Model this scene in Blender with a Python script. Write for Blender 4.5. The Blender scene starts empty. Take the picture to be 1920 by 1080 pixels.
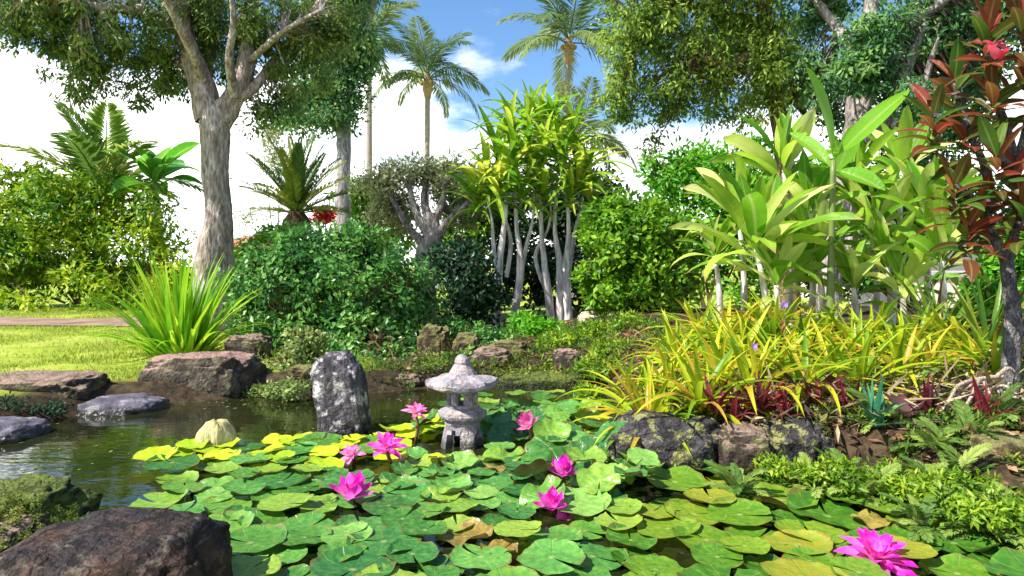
import bpy, bmesh, math, random
import numpy as np
from mathutils import Vector, Matrix, noise

R = math.radians
scene = bpy.context.scene
COL = scene.collection

# ---------------------------------------------------------------- camera
F, CX, CY, HOR, CAMZ = 1280.0, 960.0, 540.0, 500.0, 1.0
PITCH = math.atan((CY - HOR) / F)
cam_data = bpy.data.cameras.new('camera')
cam_data.sensor_width = 36.0
cam_data.lens = 36.0 * F / 1920.0
cam_data.clip_start = 0.05
cam_data.clip_end = 6000
cam = bpy.data.objects.new('camera', cam_data)
COL.objects.link(cam)
cam.location = (0, 0, CAMZ)
cam.rotation_euler = (R(90) - PITCH, 0, 0)
scene.camera = cam

# ---------------------------------------------------------------- light
SUN = Vector((-0.58, -0.34, 0.74)).normalized()
SUN_EL = math.asin(SUN.z)
SUN_AZ = math.atan2(SUN.x, SUN.y)
world = bpy.data.worlds.new('World')
scene.world = world
world.use_nodes = True
wt = world.node_tree
for nd in list(wt.nodes):
    wt.nodes.remove(nd)
def wn(t, **k):
    nd = wt.nodes.new(t)
    for a, b in k.items():
        setattr(nd, a, b)
    return nd
w_out = wn('ShaderNodeOutputWorld')
w_bg = wn('ShaderNodeBackground')
w_bg.inputs['Strength'].default_value = 0.14
w_sky = wn('ShaderNodeTexSky', sky_type='NISHITA', sun_disc=False)
w_sky.sun_elevation = SUN_EL
w_sky.sun_rotation = SUN_AZ
w_sky.dust_density = 0.4
w_sky.ozone_density = 4.0
w_hs = wn('ShaderNodeHueSaturation')
w_hs.inputs['Saturation'].default_value = 1.12
w_hs.inputs['Value'].default_value = 0.62
w_tc = wn('ShaderNodeTexCoord')
w_map = wn('ShaderNodeMapping')
w_map.inputs['Scale'].default_value = (1.0, 1.0, 1.9)
w_map.inputs['Location'].default_value = (4.457, -3.487, -1.707)
w_n = wn('ShaderNodeTexNoise')
w_n.inputs['Scale'].default_value = 2.6
w_n.inputs['Detail'].default_value = 9
w_n.inputs['Roughness'].default_value = 0.55
w_sep = wn('ShaderNodeSeparateXYZ')
w_m1 = wn('ShaderNodeMath', operation='MULTIPLY_ADD')
w_m1.inputs[1].default_value = -1.9
w_m1.inputs[2].default_value = 0.485
w_add = wn('ShaderNodeMath', operation='ADD')
w_mr = wn('ShaderNodeMapRange', interpolation_type='SMOOTHSTEP')
w_mr.inputs['From Min'].default_value = 0.48
w_mr.inputs['From Max'].default_value = 0.62
w_n2 = wn('ShaderNodeTexNoise')
w_n2.inputs['Scale'].default_value = 1.6
w_n2.inputs['Detail'].default_value = 4
w_cr = wn('ShaderNodeValToRGB')
w_cr.color_ramp.elements[0].position = 0.3
w_cr.color_ramp.elements[0].color = (4.0, 4.0, 4.1, 1)
w_cr.color_ramp.elements[1].position = 0.55
w_cr.color_ramp.elements[1].color = (8.3, 8.3, 8.4, 1)
w_mix = wn('ShaderNodeMix', data_type='RGBA')
L = wt.links.new
L(w_tc.outputs['Generated'], w_map.inputs['Vector'])
L(w_map.outputs['Vector'], w_n.inputs['Vector'])
L(w_map.outputs['Vector'], w_n2.inputs['Vector'])
L(w_tc.outputs['Generated'], w_sep.inputs[0])
L(w_sep.outputs['Z'], w_m1.inputs[0])
L(w_m1.outputs[0], w_add.inputs[0])
L(w_n.outputs['Fac'], w_add.inputs[1])
L(w_add.outputs[0], w_mr.inputs['Value'])
L(w_sky.outputs[0], w_hs.inputs['Color'])
L(w_n2.outputs['Fac'], w_cr.inputs[0])
L(w_mr.outputs[0], w_mix.inputs['Factor'])
L(w_hs.outputs[0], w_mix.inputs['A'])
L(w_cr.outputs[0], w_mix.inputs['B'])
L(w_mix.outputs['Result'], w_bg.inputs['Color'])
L(w_bg.outputs[0], w_out.inputs['Surface'])

sun_data = bpy.data.lights.new('sun', 'SUN')
sun_data.energy = 4.3
sun_data.angle = R(0.55)
sun_data.color = (1.0, 0.955, 0.87)
sun = bpy.data.objects.new('sun', sun_data)
COL.objects.link(sun)
sun.rotation_euler = SUN.to_track_quat('Z', 'Y').to_euler()
sun.location = SUN * 40

vs = scene.view_settings
vs.view_transform = 'Standard'
vs.look = 'None'
vs.gamma = 1.0
vs.exposure = 1.36
vs.use_curve_mapping = False
scene.cycles.use_denoising = True
scene.cycles.max_bounces = 8
scene.cycles.transparent_max_bounces = 4

# ---------------------------------------------------------------- helpers
cp, sp_ = math.cos(PITCH), math.sin(PITCH)
def ray(px, py):
    u, v = (px - CX) / F, (CY - py) / F
    return Vector((u, cp + v * sp_, -sp_ + v * cp))
def at(px, py, Y):
    d = ray(px, py)
    return Vector((0, 0, CAMZ)) + d * (Y / d.y)
def on(px, py, z=0.0):
    d = ray(px, py)
    return Vector((0, 0, CAMZ)) + d * ((z - CAMZ) / d.z)

def link(o, parent=None):
    COL.objects.link(o)
    if parent is not None:
        o.parent = parent
    return o
def tag(o, label=None, cat=None, group=None, kind=None):
    if label: o['label'] = label
    if cat: o['category'] = cat
    if group: o['group'] = group
    if kind: o['kind'] = kind
    return o
def thing(name, loc, label, cat, group=None):
    o = bpy.data.objects.new(name, None)
    o.empty_display_size = 0.1
    link(o)
    o.location = loc
    return tag(o, label, cat, group)
def obj(name, me, mats=None, parent=None, loc=None, kind=None):
    if mats is not None and len(me.materials) == 0:
        for m in (mats if isinstance(mats, (list, tuple)) else [mats]):
            me.materials.append(m)
    o = bpy.data.objects.new(name, me)
    link(o, parent)
    if loc is not None: o.location = loc
    if kind: o['kind'] = kind
    return o

def fast_mesh(name, V, T, tint=None, mat_idx=None, smooth=False):
    """V (n,3), T (m,k) faces of equal size (3 or 4)"""
    V = np.asarray(V, dtype=np.float32); T = np.asarray(T, dtype=np.int32)
    k = T.shape[1]
    me = bpy.data.meshes.new(name)
    me.vertices.add(len(V)); me.vertices.foreach_set('co', V.ravel())
    me.loops.add(T.size); me.loops.foreach_set('vertex_index', T.ravel())
    me.polygons.add(len(T))
    me.polygons.foreach_set('loop_start', np.arange(0, T.size, k, dtype=np.int32))
    if tint is not None:
        a = me.attributes.new('tint', 'FLOAT', 'FACE')
        a.data.foreach_set('value', np.asarray(tint, dtype=np.float32))
    if mat_idx is not None:
        me.polygons.foreach_set('material_index', np.asarray(mat_idx, dtype=np.int32))
    me.polygons.foreach_set('use_smooth', np.full(len(T), smooth, dtype=bool))
    me.update(calc_edges=True)
    me.validate()
    return me

def nrm(a):
    return a / np.maximum(np.linalg.norm(a, axis=-1, keepdims=True), 1e-9)
def frames(d, n):
    d = nrm(d); s = nrm(np.cross(d, n)); n2 = np.cross(s, d)
    return s, d, n2
LEAF_V = np.array([[0, 0, 0], [-.5, .45, .10], [0, 1, -.06], [.5, .45, .10], [0, .5, 0]], float)
LEAF_T = np.array([[0, 4, 1], [1, 4, 2], [0, 3, 4], [4, 3, 2]])
LEAF2_V = np.array([[0, 0, 0], [-.5, .5, .12], [0, 1, 0], [.5, .5, .12]], float)
LEAF2_T = np.array([[0, 2, 1], [0, 3, 2]])
def scatter(pos, d, n, length, width, tint, tv=LEAF2_V, tt=LEAF2_T):
    s, d, n2 = frames(d, n)
    N, k = len(pos), len(tv)
    L_ = np.broadcast_to(np.asarray(length, float), (N,)); W_ = np.broadcast_to(np.asarray(width, float), (N,))
    V = (pos[:, None, :] + tv[None, :, 0, None] * (s * W_[:, None])[:, None, :]
         + tv[None, :, 1, None] * (d * L_[:, None])[:, None, :]
         + tv[None, :, 2, None] * (n2 * W_[:, None])[:, None, :]).reshape(-1, 3)
    T = (tt[None] + (np.arange(N) * k)[:, None, None]).reshape(-1, 3)
    return V, T, np.repeat(np.asarray(tint), len(tt))
def rnd_dirs(rng, n):
    return nrm(rng.normal(size=(n, 3)))

def tube_geo(pts, rad, seg=8, rough=0.0, seed=0, cap=True):
    """quads of a tube along pts with radii"""
    pts = [Vector(p) for p in pts]
    rr = random.Random(seed)
    n = len(pts)
    V, Q = [], []
    ref = Vector((0.31, 0.87, 0.2))
    for i, p in enumerate(pts):
        t = (pts[min(i + 1, n - 1)] - pts[max(i - 1, 0)]).normalized()
        a = t.cross(ref)
        if a.length < 1e-3: a = t.cross(Vector((1, 0, 0)))
        a.normalize(); b = t.cross(a)
        for k in range(seg):
            an = 2 * math.pi * k / seg
            r = rad[i] * (1 + rough * (rr.random() - .5) * 2)
            V.append(p + a * math.cos(an) * r + b * math.sin(an) * r)
    for i in range(n - 1):
        for k in range(seg):
            k2 = (k + 1) % seg
            Q.append((i * seg + k, i * seg + k2, (i + 1) * seg + k2, (i + 1) * seg + k))
    if cap:
        V.append(pts[-1]); c = len(V) - 1; o = (n - 1) * seg
        for k in range(0, seg):
            Q.append((o + k, o + (k + 1) % seg, c, c))
    return V, Q
def spline(pts, rad, sub=5):
    P = [Vector(p) for p in pts]
    out, rr = [], []
    for i in range(len(P) - 1):
        p0, p1, p2, p3 = P[max(i - 1, 0)], P[i], P[i + 1], P[min(i + 2, len(P) - 1)]
        for s in range(sub):
            t = s / sub
            out.append(0.5 * ((2 * p1) + (p2 - p0) * t + (2 * p0 - 5 * p1 + 4 * p2 - p3) * t * t + (3 * p1 - p0 - 3 * p2 + p3) * t ** 3))
            rr.append(rad[i] * (1 - t) + rad[i + 1] * t)
    out.append(P[-1]); rr.append(rad[-1])
    return out, rr
def tube_mesh(name, pts, rad, seg=10, sub=5, rough=0.07, seed=0):
    big = seg >= 14
    if big: seg, sub, rough = 30, 16, 0.0
    p, r = spline(pts, rad, sub)
    V, Q = tube_geo(p, r, seg, rough, seed)
    if big:
        off = Vector((seed * 3.1, 1.7, 0))
        n_ = len(p)
        for i_ in range(n_):
            for k_ in range(seg):
                v = V[i_ * seg + k_]; d_ = v - p[i_]
                q = Vector((v.x * 4.5, v.y * 4.5, v.z * 1.3)) + off
                f = .16 * noise.fractal(q, .9, 2.0, 3) + .10 * (noise.ridged_multi_fractal(q * 2.2, .9, 2.1, 3, 1.0, 2.0) - 1.1)
                V[i_ * seg + k_] = p[i_] + d_ * (1 + f)
    me = bpy.data.meshes.new(name)
    F_ = [q if q[2] != q[3] else q[:3] for q in Q]
    me.from_pydata([tuple(v) for v in V], [], F_)
    me.polygons.foreach_set('use_smooth', [True] * len(me.polygons))
    return me
def multi_tube(name, paths, seg=6, sub=4, rough=0.08):
    V, Fc = [], []
    for i, (pts, rad) in enumerate(paths):
        p, r = spline(pts, rad, sub)
        v, q = tube_geo(p, r, seg, rough, i)
        o = len(V); V += v
        Fc += [tuple(x + o for x in (f if f[2] != f[3] else f[:3])) for f in q]
    me = bpy.data.meshes.new(name)
    me.from_pydata([tuple(v) for v in V], [], Fc)
    me.polygons.foreach_set('use_smooth', [True] * len(me.polygons))
    return me

# ---------------------------------------------------------------- materials
def new_mat(name):
    m = bpy.data.materials.new(name); m.use_nodes = True
    nt = m.node_tree
    for nd in list(nt.nodes): nt.nodes.remove(nd)
    return m, nt
def N_(nt, t, **k):
    nd = nt.nodes.new(t)
    for a, b in k.items():
        if a.startswith('i_'): nd.inputs[a[2:].replace('_', ' ')].default_value = b
        else: setattr(nd, a, b)
    return nd
def ramp(nt, cols, pos=None):
    r = N_(nt, 'ShaderNodeValToRGB')
    e = r.color_ramp.elements
    n = len(cols)
    pos = pos or [i / (n - 1) for i in range(n)]
    e[0].position, e[0].color = pos[0], (*cols[0], 1)
    e[1].position, e[1].color = pos[-1], (*cols[-1], 1)
    for p, c in zip(pos[1:-1], cols[1:-1]):
        x = e.new(p); x.color = (*c, 1)
    return r

def leaf_mat(name, cols, by='tint', transl=0.4, rough=0.42, tcol=1.3, vein=0.0, spec=0.28, noise_scale=9.0, pos=None, base_col=None, base_len=.5, tip_col=None):
    m, nt = new_mat(name)
    lk = nt.links.new
    out = N_(nt, 'ShaderNodeOutputMaterial')
    if by == 'tint':
        src = N_(nt, 'ShaderNodeAttribute', attribute_name='tint').outputs['Fac']
    else:
        src = N_(nt, 'ShaderNodeObjectInfo').outputs['Random']
    tc = N_(nt, 'ShaderNodeTexCoord')
    nz = N_(nt, 'ShaderNodeTexNoise'); nz.inputs['Scale'].default_value = noise_scale; nz.inputs['Detail'].default_value = 4
    lk(tc.outputs['Object'], nz.inputs['Vector'])
    ma = N_(nt, 'ShaderNodeMath', operation='MULTIPLY_ADD'); ma.inputs[1].default_value = 0.55; ma.inputs[2].default_value = -0.275
    lk(nz.outputs['Fac'], ma.inputs[0])
    ad = N_(nt, 'ShaderNodeMath', operation='ADD'); ad.use_clamp = True
    lk(src, ad.inputs[0]); lk(ma.outputs[0], ad.inputs[1])
    rp = ramp(nt, cols, pos); lk(ad.outputs[0], rp.inputs[0])
    col = rp.outputs[0]
    if vein > 0:   # pale midrib / streaks running along the blade
        sx = N_(nt, 'ShaderNodeSeparateXYZ'); 
        uv = N_(nt, 'ShaderNodeAttribute', attribute_name='across')
        ab = N_(nt, 'ShaderNodeMath', operation='ABSOLUTE'); lk(uv.outputs['Fac'], ab.inputs[0])
        mr = N_(nt, 'ShaderNodeMapRange'); mr.inputs['From Min'].default_value = 0.0; mr.inputs['From Max'].default_value = 0.22
        mr.inputs['To Min'].default_value = vein; mr.inputs['To Max'].default_value = 0
        lk(ab.outputs[0], mr.inputs['Value'])
        mx = N_(nt, 'ShaderNodeMix', data_type='RGBA'); mx.inputs['B'].default_value = (.45, .5, .16, 1)
        lk(mr.outputs[0], mx.inputs['Factor']); lk(col, mx.inputs['A']); col = mx.outputs['Result']
    if base_col is not None:
        al = N_(nt, 'ShaderNodeAttribute', attribute_name='along')
        ml = N_(nt, 'ShaderNodeMapRange'); ml.inputs['From Max'].default_value = base_len; ml.inputs['To Min'].default_value = 1; ml.inputs['To Max'].default_value = 0
        lk(al.outputs['Fac'], ml.inputs['Value'])
        mb = N_(nt, 'ShaderNodeMix', data_type='RGBA'); mb.inputs['B'].default_value = (*base_col, 1)
        lk(ml.outputs[0], mb.inputs['Factor']); lk(col, mb.inputs['A']); col = mb.outputs['Result']
    if tip_col is not None:
        al = N_(nt, 'ShaderNodeAttribute', attribute_name='along')
        a2 = N_(nt, 'ShaderNodeMath', operation='MULTIPLY_ADD'); a2.inputs[1].default_value = .22; lk(nz.outputs['Fac'], a2.inputs[0]); lk(al.outputs['Fac'], a2.inputs[2])
        ml = N_(nt, 'ShaderNodeMapRange', interpolation_type='SMOOTHSTEP'); ml.inputs['From Min'].default_value = 1.0; ml.inputs['From Max'].default_value = 1.1
        lk(a2.outputs[0], ml.inputs['Value'])
        mb = N_(nt, 'ShaderNodeMix', data_type='RGBA'); mb.inputs['B'].default_value = (*tip_col, 1)
        lk(ml.outputs[0], mb.inputs['Factor']); lk(col, mb.inputs['A']); col = mb.outputs['Result']
    pb = N_(nt, 'ShaderNodeBsdfPrincipled'); pb.inputs['Roughness'].default_value = rough
    pb.inputs['Specular IOR Level'].default_value = spec
    lk(col, pb.inputs['Base Color'])
    bm_ = N_(nt, 'ShaderNodeBump'); bm_.inputs['Strength'].default_value = 0.25; bm_.inputs['Distance'].default_value = 0.01
    nz2 = N_(nt, 'ShaderNodeTexNoise'); nz2.inputs['Scale'].default_value = 45
    lk(tc.outputs['Object'], nz2.inputs['Vector']); hgt = nz2.outputs['Fac']
    if vein > 0:
        bm_.inputs['Strength'].default_value = .5
        wl = N_(nt, 'ShaderNodeAttribute', attribute_name='along')
        w1 = N_(nt, 'ShaderNodeMath', operation='MULTIPLY_ADD'); w1.inputs[1].default_value = -.5; lk(ab.outputs[0], w1.inputs[0]); lk(wl.outputs['Fac'], w1.inputs[2])
        w2 = N_(nt, 'ShaderNodeMath', operation='MULTIPLY'); w2.inputs[1].default_value = 95; lk(w1.outputs[0], w2.inputs[0])
        w3 = N_(nt, 'ShaderNodeMath', operation='SINE'); lk(w2.outputs[0], w3.inputs[0])
        w4 = N_(nt, 'ShaderNodeMath', operation='MULTIPLY_ADD'); w4.inputs[1].default_value = .35; lk(w3.outputs[0], w4.inputs[0]); lk(hgt, w4.inputs[2]); hgt = w4.outputs[0]
    lk(hgt, bm_.inputs['Height']); lk(bm_.outputs[0], pb.inputs['Normal'])
    tr = N_(nt, 'ShaderNodeBsdfTranslucent')
    hs = N_(nt, 'ShaderNodeHueSaturation'); hs.inputs['Value'].default_value = tcol; hs.inputs['Hue'].default_value = 0.5
    lk(col, hs.inputs['Color']); lk(hs.outputs[0], tr.inputs['Color'])
    mx2 = N_(nt, 'ShaderNodeMixShader'); mx2.inputs[0].default_value = transl
    lk(pb.outputs[0], mx2.inputs[1]); lk(tr.outputs[0], mx2.inputs[2]); lk(mx2.outputs[0], out.inputs[0])
    return m

def bark_mat(name, cols, scale=6.0, stretch=0.25, bump=0.5, rough=0.9):
    m, nt = new_mat(name); lk = nt.links.new
    out = N_(nt, 'ShaderNodeOutputMaterial'); pb = N_(nt, 'ShaderNodeBsdfPrincipled'); pb.inputs['Roughness'].default_value = rough
    pb.inputs['Specular IOR Level'].default_value = 0.2
    tc = N_(nt, 'ShaderNodeTexCoord'); mp = N_(nt, 'ShaderNodeMapping'); mp.inputs['Scale'].default_value = (1, 1, stretch)
    lk(tc.outputs['Object'], mp.inputs[0])
    n1 = N_(nt, 'ShaderNodeTexNoise'); n1.inputs['Scale'].default_value = scale; n1.inputs['Detail'].default_value = 8; n1.inputs['Roughness'].default_value = .65
    n2 = N_(nt, 'ShaderNodeTexNoise'); n2.inputs['Scale'].default_value = scale * 4; n2.inputs['Detail'].default_value = 6
    lk(mp.outputs[0], n1.inputs[0]); lk(mp.outputs[0], n2.inputs[0])
    rp = ramp(nt, cols, [.3 + .4 * i / (len(cols) - 1) for i in range(len(cols))]); lk(n1.outputs['Fac'], rp.inputs[0])
    mx = N_(nt, 'ShaderNodeMix', data_type='RGBA', blend_type='MULTIPLY'); mx.inputs['Factor'].default_value = 0.6
    r2 = ramp(nt, [(.35, .33, .3), (1.1, 1.1, 1.1)], [.35, .6]); lk(n2.outputs['Fac'], r2.inputs[0])
    lk(rp.outputs[0], mx.inputs['A']); lk(r2.outputs[0], mx.inputs['B']); lk(mx.outputs['Result'], pb.inputs['Base Color'])
    b = N_(nt, 'ShaderNodeBump'); b.inputs['Strength'].default_value = bump; b.inputs['Distance'].default_value = .04
    lk(n2.outputs['Fac'], b.inputs['Height']); lk(b.outputs[0], pb.inputs['Normal']); lk(pb.outputs[0], out.inputs[0])
    return m

def rock_mat(name, base, patch, patch_amt=0.5, top=None, scale=6.0, bump=0.6, rough=0.85, pscale=9.0):
    """base: colours of the stone; patch: lichen/moss spots; top: growth or a paler tone on upward faces"""
    m, nt = new_mat(name); lk = nt.links.new
    out = N_(nt, 'ShaderNodeOutputMaterial'); pb = N_(nt, 'ShaderNodeBsdfPrincipled'); pb.inputs['Roughness'].default_value = rough
    pb.inputs['Specular IOR Level'].default_value = 0.3
    tc = N_(nt, 'ShaderNodeTexCoord')
    n1 = N_(nt, 'ShaderNodeTexNoise'); n1.inputs['Scale'].default_value = scale; n1.inputs['Detail'].default_value = 9; n1.inputs['Roughness'].default_value = .65
    lk(tc.outputs['Object'], n1.inputs[0])
    rp = ramp(nt, base, [.32 + .36 * i / (len(base) - 1) for i in range(len(base))]); lk(n1.outputs['Fac'], rp.inputs[0])
    n2 = N_(nt, 'ShaderNodeTexNoise'); n2.inputs['Scale'].default_value = pscale; n2.inputs['Detail'].default_value = 7; n2.inputs['Roughness'].default_value = .7
    lk(tc.outputs['Object'], n2.inputs[0])
    mr = N_(nt, 'ShaderNodeMapRange', interpolation_type='SMOOTHSTEP')
    c = .62 - .2 * patch_amt
    mr.inputs['From Min'].default_value = c - .03; mr.inputs['From Max'].default_value = c + .05
    lk(n2.outputs['Fac'], mr.inputs['Value'])
    mx = N_(nt, 'ShaderNodeMix', data_type='RGBA'); mx.inputs['B'].default_value = (*patch, 1)
    lk(mr.outputs[0], mx.inputs['Factor']); lk(rp.outputs[0], mx.inputs['A'])
    col = mx.outputs['Result']
    if top is not None:
        ge = N_(nt, 'ShaderNodeNewGeometry'); sx = N_(nt, 'ShaderNodeSeparateXYZ'); lk(ge.outputs['Normal'], sx.inputs[0])
        ad = N_(nt, 'ShaderNodeMath', operation='MULTIPLY_ADD'); ad.inputs[1].default_value = .8; lk(n1.outputs['Fac'], ad.inputs[0]); lk(sx.outputs['Z'], ad.inputs[2])
        m3 = N_(nt, 'ShaderNodeMapRange', interpolation_type='SMOOTHSTEP'); m3.inputs['From Min'].default_value = .95; m3.inputs['From Max'].default_value = 1.25
        lk(ad.outputs[0], m3.inputs['Value'])
        m4 = N_(nt, 'ShaderNodeMix', data_type='RGBA'); m4.inputs['B'].default_value = (*top, 1)
        lk(m3.outputs[0], m4.inputs['Factor']); lk(col, m4.inputs['A']); col = m4.outputs['Result']
    gp_ = N_(nt, 'ShaderNodeNewGeometry'); sz = N_(nt, 'ShaderNodeSeparateXYZ'); lk(gp_.outputs['Position'], sz.inputs[0])
    wz = N_(nt, 'ShaderNodeMath', operation='MULTIPLY_ADD'); wz.inputs[1].default_value = -.08; lk(n1.outputs['Fac'], wz.inputs[0]); lk(sz.outputs['Z'], wz.inputs[2])
    wr = N_(nt, 'ShaderNodeMapRange', interpolation_type='SMOOTHSTEP'); wr.inputs['From Min'].default_value = -.015; wr.inputs['From Max'].default_value = .02; wr.inputs['To Min'].default_value = 1; wr.inputs['To Max'].default_value = 0
    lk(wz.outputs[0], wr.inputs['Value'])
    wm = N_(nt, 'ShaderNodeMix', data_type='RGBA', blend_type='MULTIPLY'); wm.inputs['B'].default_value = (.34, .36, .26, 1)
    lk(wr.outputs[0], wm.inputs['Factor']); lk(col, wm.inputs['A']); col = wm.outputs['Result']
    wo = N_(nt, 'ShaderNodeMapRange'); wo.inputs['To Min'].default_value = rough; wo.inputs['To Max'].default_value = .25; lk(wr.outputs[0], wo.inputs['Value']); lk(wo.outputs[0], pb.inputs['Roughness'])
    lk(col, pb.inputs['Base Color'])
    n3 = N_(nt, 'ShaderNodeTexNoise'); n3.inputs['Scale'].default_value = scale * 5; n3.inputs['Detail'].default_value = 8
    lk(tc.outputs['Object'], n3.inputs[0])
    b = N_(nt, 'ShaderNodeBump'); b.inputs['Strength'].default_value = min(1, bump * 1.3); b.inputs['Distance'].default_value = .04
    vo = N_(nt, 'ShaderNodeTexVoronoi', feature='DISTANCE_TO_EDGE'); vo.inputs['Scale'].default_value = scale * .9
    wv = N_(nt, 'ShaderNodeMix', data_type='VECTOR'); wv.inputs['Factor'].default_value = .22
    lk(tc.outputs['Object'], wv.inputs['A']); lk(n1.outputs['Color'], wv.inputs['B']); lk(wv.outputs['Result'], vo.inputs['Vector'])
    vr = N_(nt, 'ShaderNodeMapRange'); vr.inputs['From Max'].default_value = .05; lk(vo.outputs['Distance'], vr.inputs['Value'])
    vm = N_(nt, 'ShaderNodeMath', operation='MULTIPLY_ADD'); vm.inputs[1].default_value = .35; lk(vr.outputs[0], vm.inputs[0]); lk(n3.outputs['Fac'], vm.inputs[2])
    lk(vm.outputs[0], b.inputs['Height']); lk(b.outputs[0], pb.inputs['Normal']); lk(pb.outputs[0], out.inputs[0])
    return m
def plain_mat(name, col, rough=0.7, var=0.15, scale=8.0):
    return rock_mat(name, [tuple(c * (1 - var) for c in col), tuple(min(1, c * (1 + var)) for c in col)], col, 0.2, None, scale, 0.15, rough)

# ---------------------------------------------------------------- terrain
POND = [(-3.25, 3.45), (-3.0, 4.2), (-2.75, 4.75), (-1.95, 5.15), (-1.2, 5.25), (-0.65, 5.55), (0.1, 5.9), (0.62, 5.75),
        (0.72, 4.9), (0.60, 4.15), (0.56, 3.62), (0.98, 3.36), (1.45, 3.12), (1.72, 2.80), (1.93, 2.45), (2.15, 1.6), (1.6, 0.75), (0.4, 0.55),
        (-0.6, 0.85), (-0.95, 1.5), (-1.35, 2.15), (-2.1, 2.65), (-2.75, 3.0)]
PX = np.array(POND)
def pond_sd(x, y):
    """signed distance, negative inside the pond (vectorised)"""
    x = np.asarray(x, float); y = np.asarray(y, float)
    best = np.full(x.shape, 1e9); inside = np.zeros(x.shape, bool)
    n = len(PX)
    for i in range(n):
        ax, ay = PX[i]; bx, by = PX[(i + 1) % n]
        ex, ey = bx - ax, by - ay
        t = np.clip(((x - ax) * ex + (y - ay) * ey) / (ex * ex + ey * ey), 0, 1)
        best = np.minimum(best, (x - ax - t * ex) ** 2 + (y - ay - t * ey) ** 2)
        c = ((ay > y) != (by > y)) & (x < (bx - ax) * (y - ay) / (by - ay + 1e-12) + ax)
        inside ^= c
    d = np.sqrt(best)
    return np.where(inside, -d, d)
def sst(a, b, x):
    t = np.clip((x - a) / (b - a), 0, 1); return t * t * (3 - 2 * t)
def soil_mask(x, y):
    sd = pond_sd(x, y)
    bed = sst(-1.5, -1.1, x + .15 * np.sin(y * 3)) * (1 - sst(11, 12.5, y))
    edge = 1 - sst(.3, .6, sd)
    return np.clip(np.maximum(bed, edge), 0, 1)
def height(x, y):
    x = np.asarray(x, float); y = np.asarray(y, float)
    sd = pond_sd(x, y)
    land = 0.14 + (0.10 + .13 * sst(3.7, 5.2, y)) * sst(0.5, 1.5, x) * sst(2.2, 3.6, y) * (1 - sst(9, 13, y)) + 0.02 * np.sin(x * 1.7 + y) * np.sin(y * 1.3)
    land = land + 0.06 * sst(.1, 1.2, sd) * sst(-.5, .5, x)
    up = sst(-0.02, 0.28, sd)
    h = np.where(sd > -0.02, -0.03 + (land + .03) * up, -0.03 - 0.5 * sst(0, .6, -sd))
    return h
def gz(x, y):
    return float(height(np.array([x]), np.array([y]))[0])
def axis(fine0, fine1, step, far0, far1):
    a = list(np.arange(fine0, fine1 + 1e-6, step))
    s, v = step, fine1
    while v < far1:
        s *= 1.25; v += s; a.append(v)
    s, v = step, fine0; pre = []
    while v > far0:
        s *= 1.25; v -= s; pre.append(v)
    return np.array(pre[::-1] + a)
gx, gy = axis(-4.5, 4.0, .07, -2500, 2500), axis(0.2, 7.5, .07, -60, 3500)
X, Y = np.meshgrid(gx, gy)
Z = height(X.ravel(), Y.ravel())
xs, ys = X.ravel(), Y.ravel()
near = (np.abs(xs) < 12) & (ys < 16) & (ys > -2)
for i in np.nonzero(near)[0]:
    p = Vector((xs[i], ys[i], 0))
    Z[i] += 0.035 * noise.fractal(p * 2.3, 1.0, 2.0, 4) * (1 if Z[i] > 0.02 else .4)
nx, ny = len(gx), len(gy)
idx = np.arange(nx * ny).reshape(ny, nx)
Q = np.stack([idx[:-1, :-1], idx[:-1, 1:], idx[1:, 1:], idx[1:, :-1]], -1).reshape(-1, 4)
me = fast_mesh('ground', np.stack([xs, ys, Z], -1), Q, smooth=True)
a = me.attributes.new('soil', 'FLOAT', 'POINT'); a.data.foreach_set('value', soil_mask(xs, ys).astype(np.float32))

def ground_mat():
    m, nt = new_mat('lawn_and_soil'); lk = nt.links.new
    out = N_(nt, 'ShaderNodeOutputMaterial'); pb = N_(nt, 'ShaderNodeBsdfPrincipled'); pb.inputs['Roughness'].default_value = .95
    pb.inputs['Specular IOR Level'].default_value = 0.15
    tc = N_(nt, 'ShaderNodeTexCoord')
    n1 = N_(nt, 'ShaderNodeTexNoise'); n1.inputs['Scale'].default_value = 1.2; n1.inputs['Detail'].default_value = 9; n1.inputs['Roughness'].default_value = .7
    n2 = N_(nt, 'ShaderNodeTexNoise'); n2.inputs['Scale'].default_value = 14; n2.inputs['Detail'].default_value = 9; n2.inputs['Roughness'].default_value = .7
    lk(tc.outputs['Object'], n1.inputs[0]); lk(tc.outputs['Object'], n2.inputs[0])
    g = ramp(nt, [(.16, .22, .02), (.27, .33, .035), (.38, .41, .09)], [.35, .5, .66]); lk(n1.outputs['Fac'], g.inputs[0])
    s = ramp(nt, [(.012, .009, .006), (.04, .027, .015), (.08, .055, .03), (.05, .07, .015)], [.3, .48, .6, .72]); lk(n2.outputs['Fac'], s.inputs[0])
    at_ = N_(nt, 'ShaderNodeAttribute', attribute_name='soil')
    mx = N_(nt, 'ShaderNodeMix', data_type='RGBA'); lk(at_.outputs['Fac'], mx.inputs['Factor']); lk(g.outputs[0], mx.inputs['A']); lk(s.outputs[0], mx.inputs['B'])
    lk(mx.outputs['Result'], pb.inputs['Base Color'])
    b = N_(nt, 'ShaderNodeBump'); b.inputs['Strength'].default_value = .8; b.inputs['Distance'].default_value = .04
    lk(n2.outputs['Fac'], b.inputs['Height']); lk(b.outputs[0], pb.inputs['Normal']); lk(pb.outputs[0], out.inputs[0])
    return m
tag(obj('ground', me, ground_mat()), kind='structure')

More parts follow.
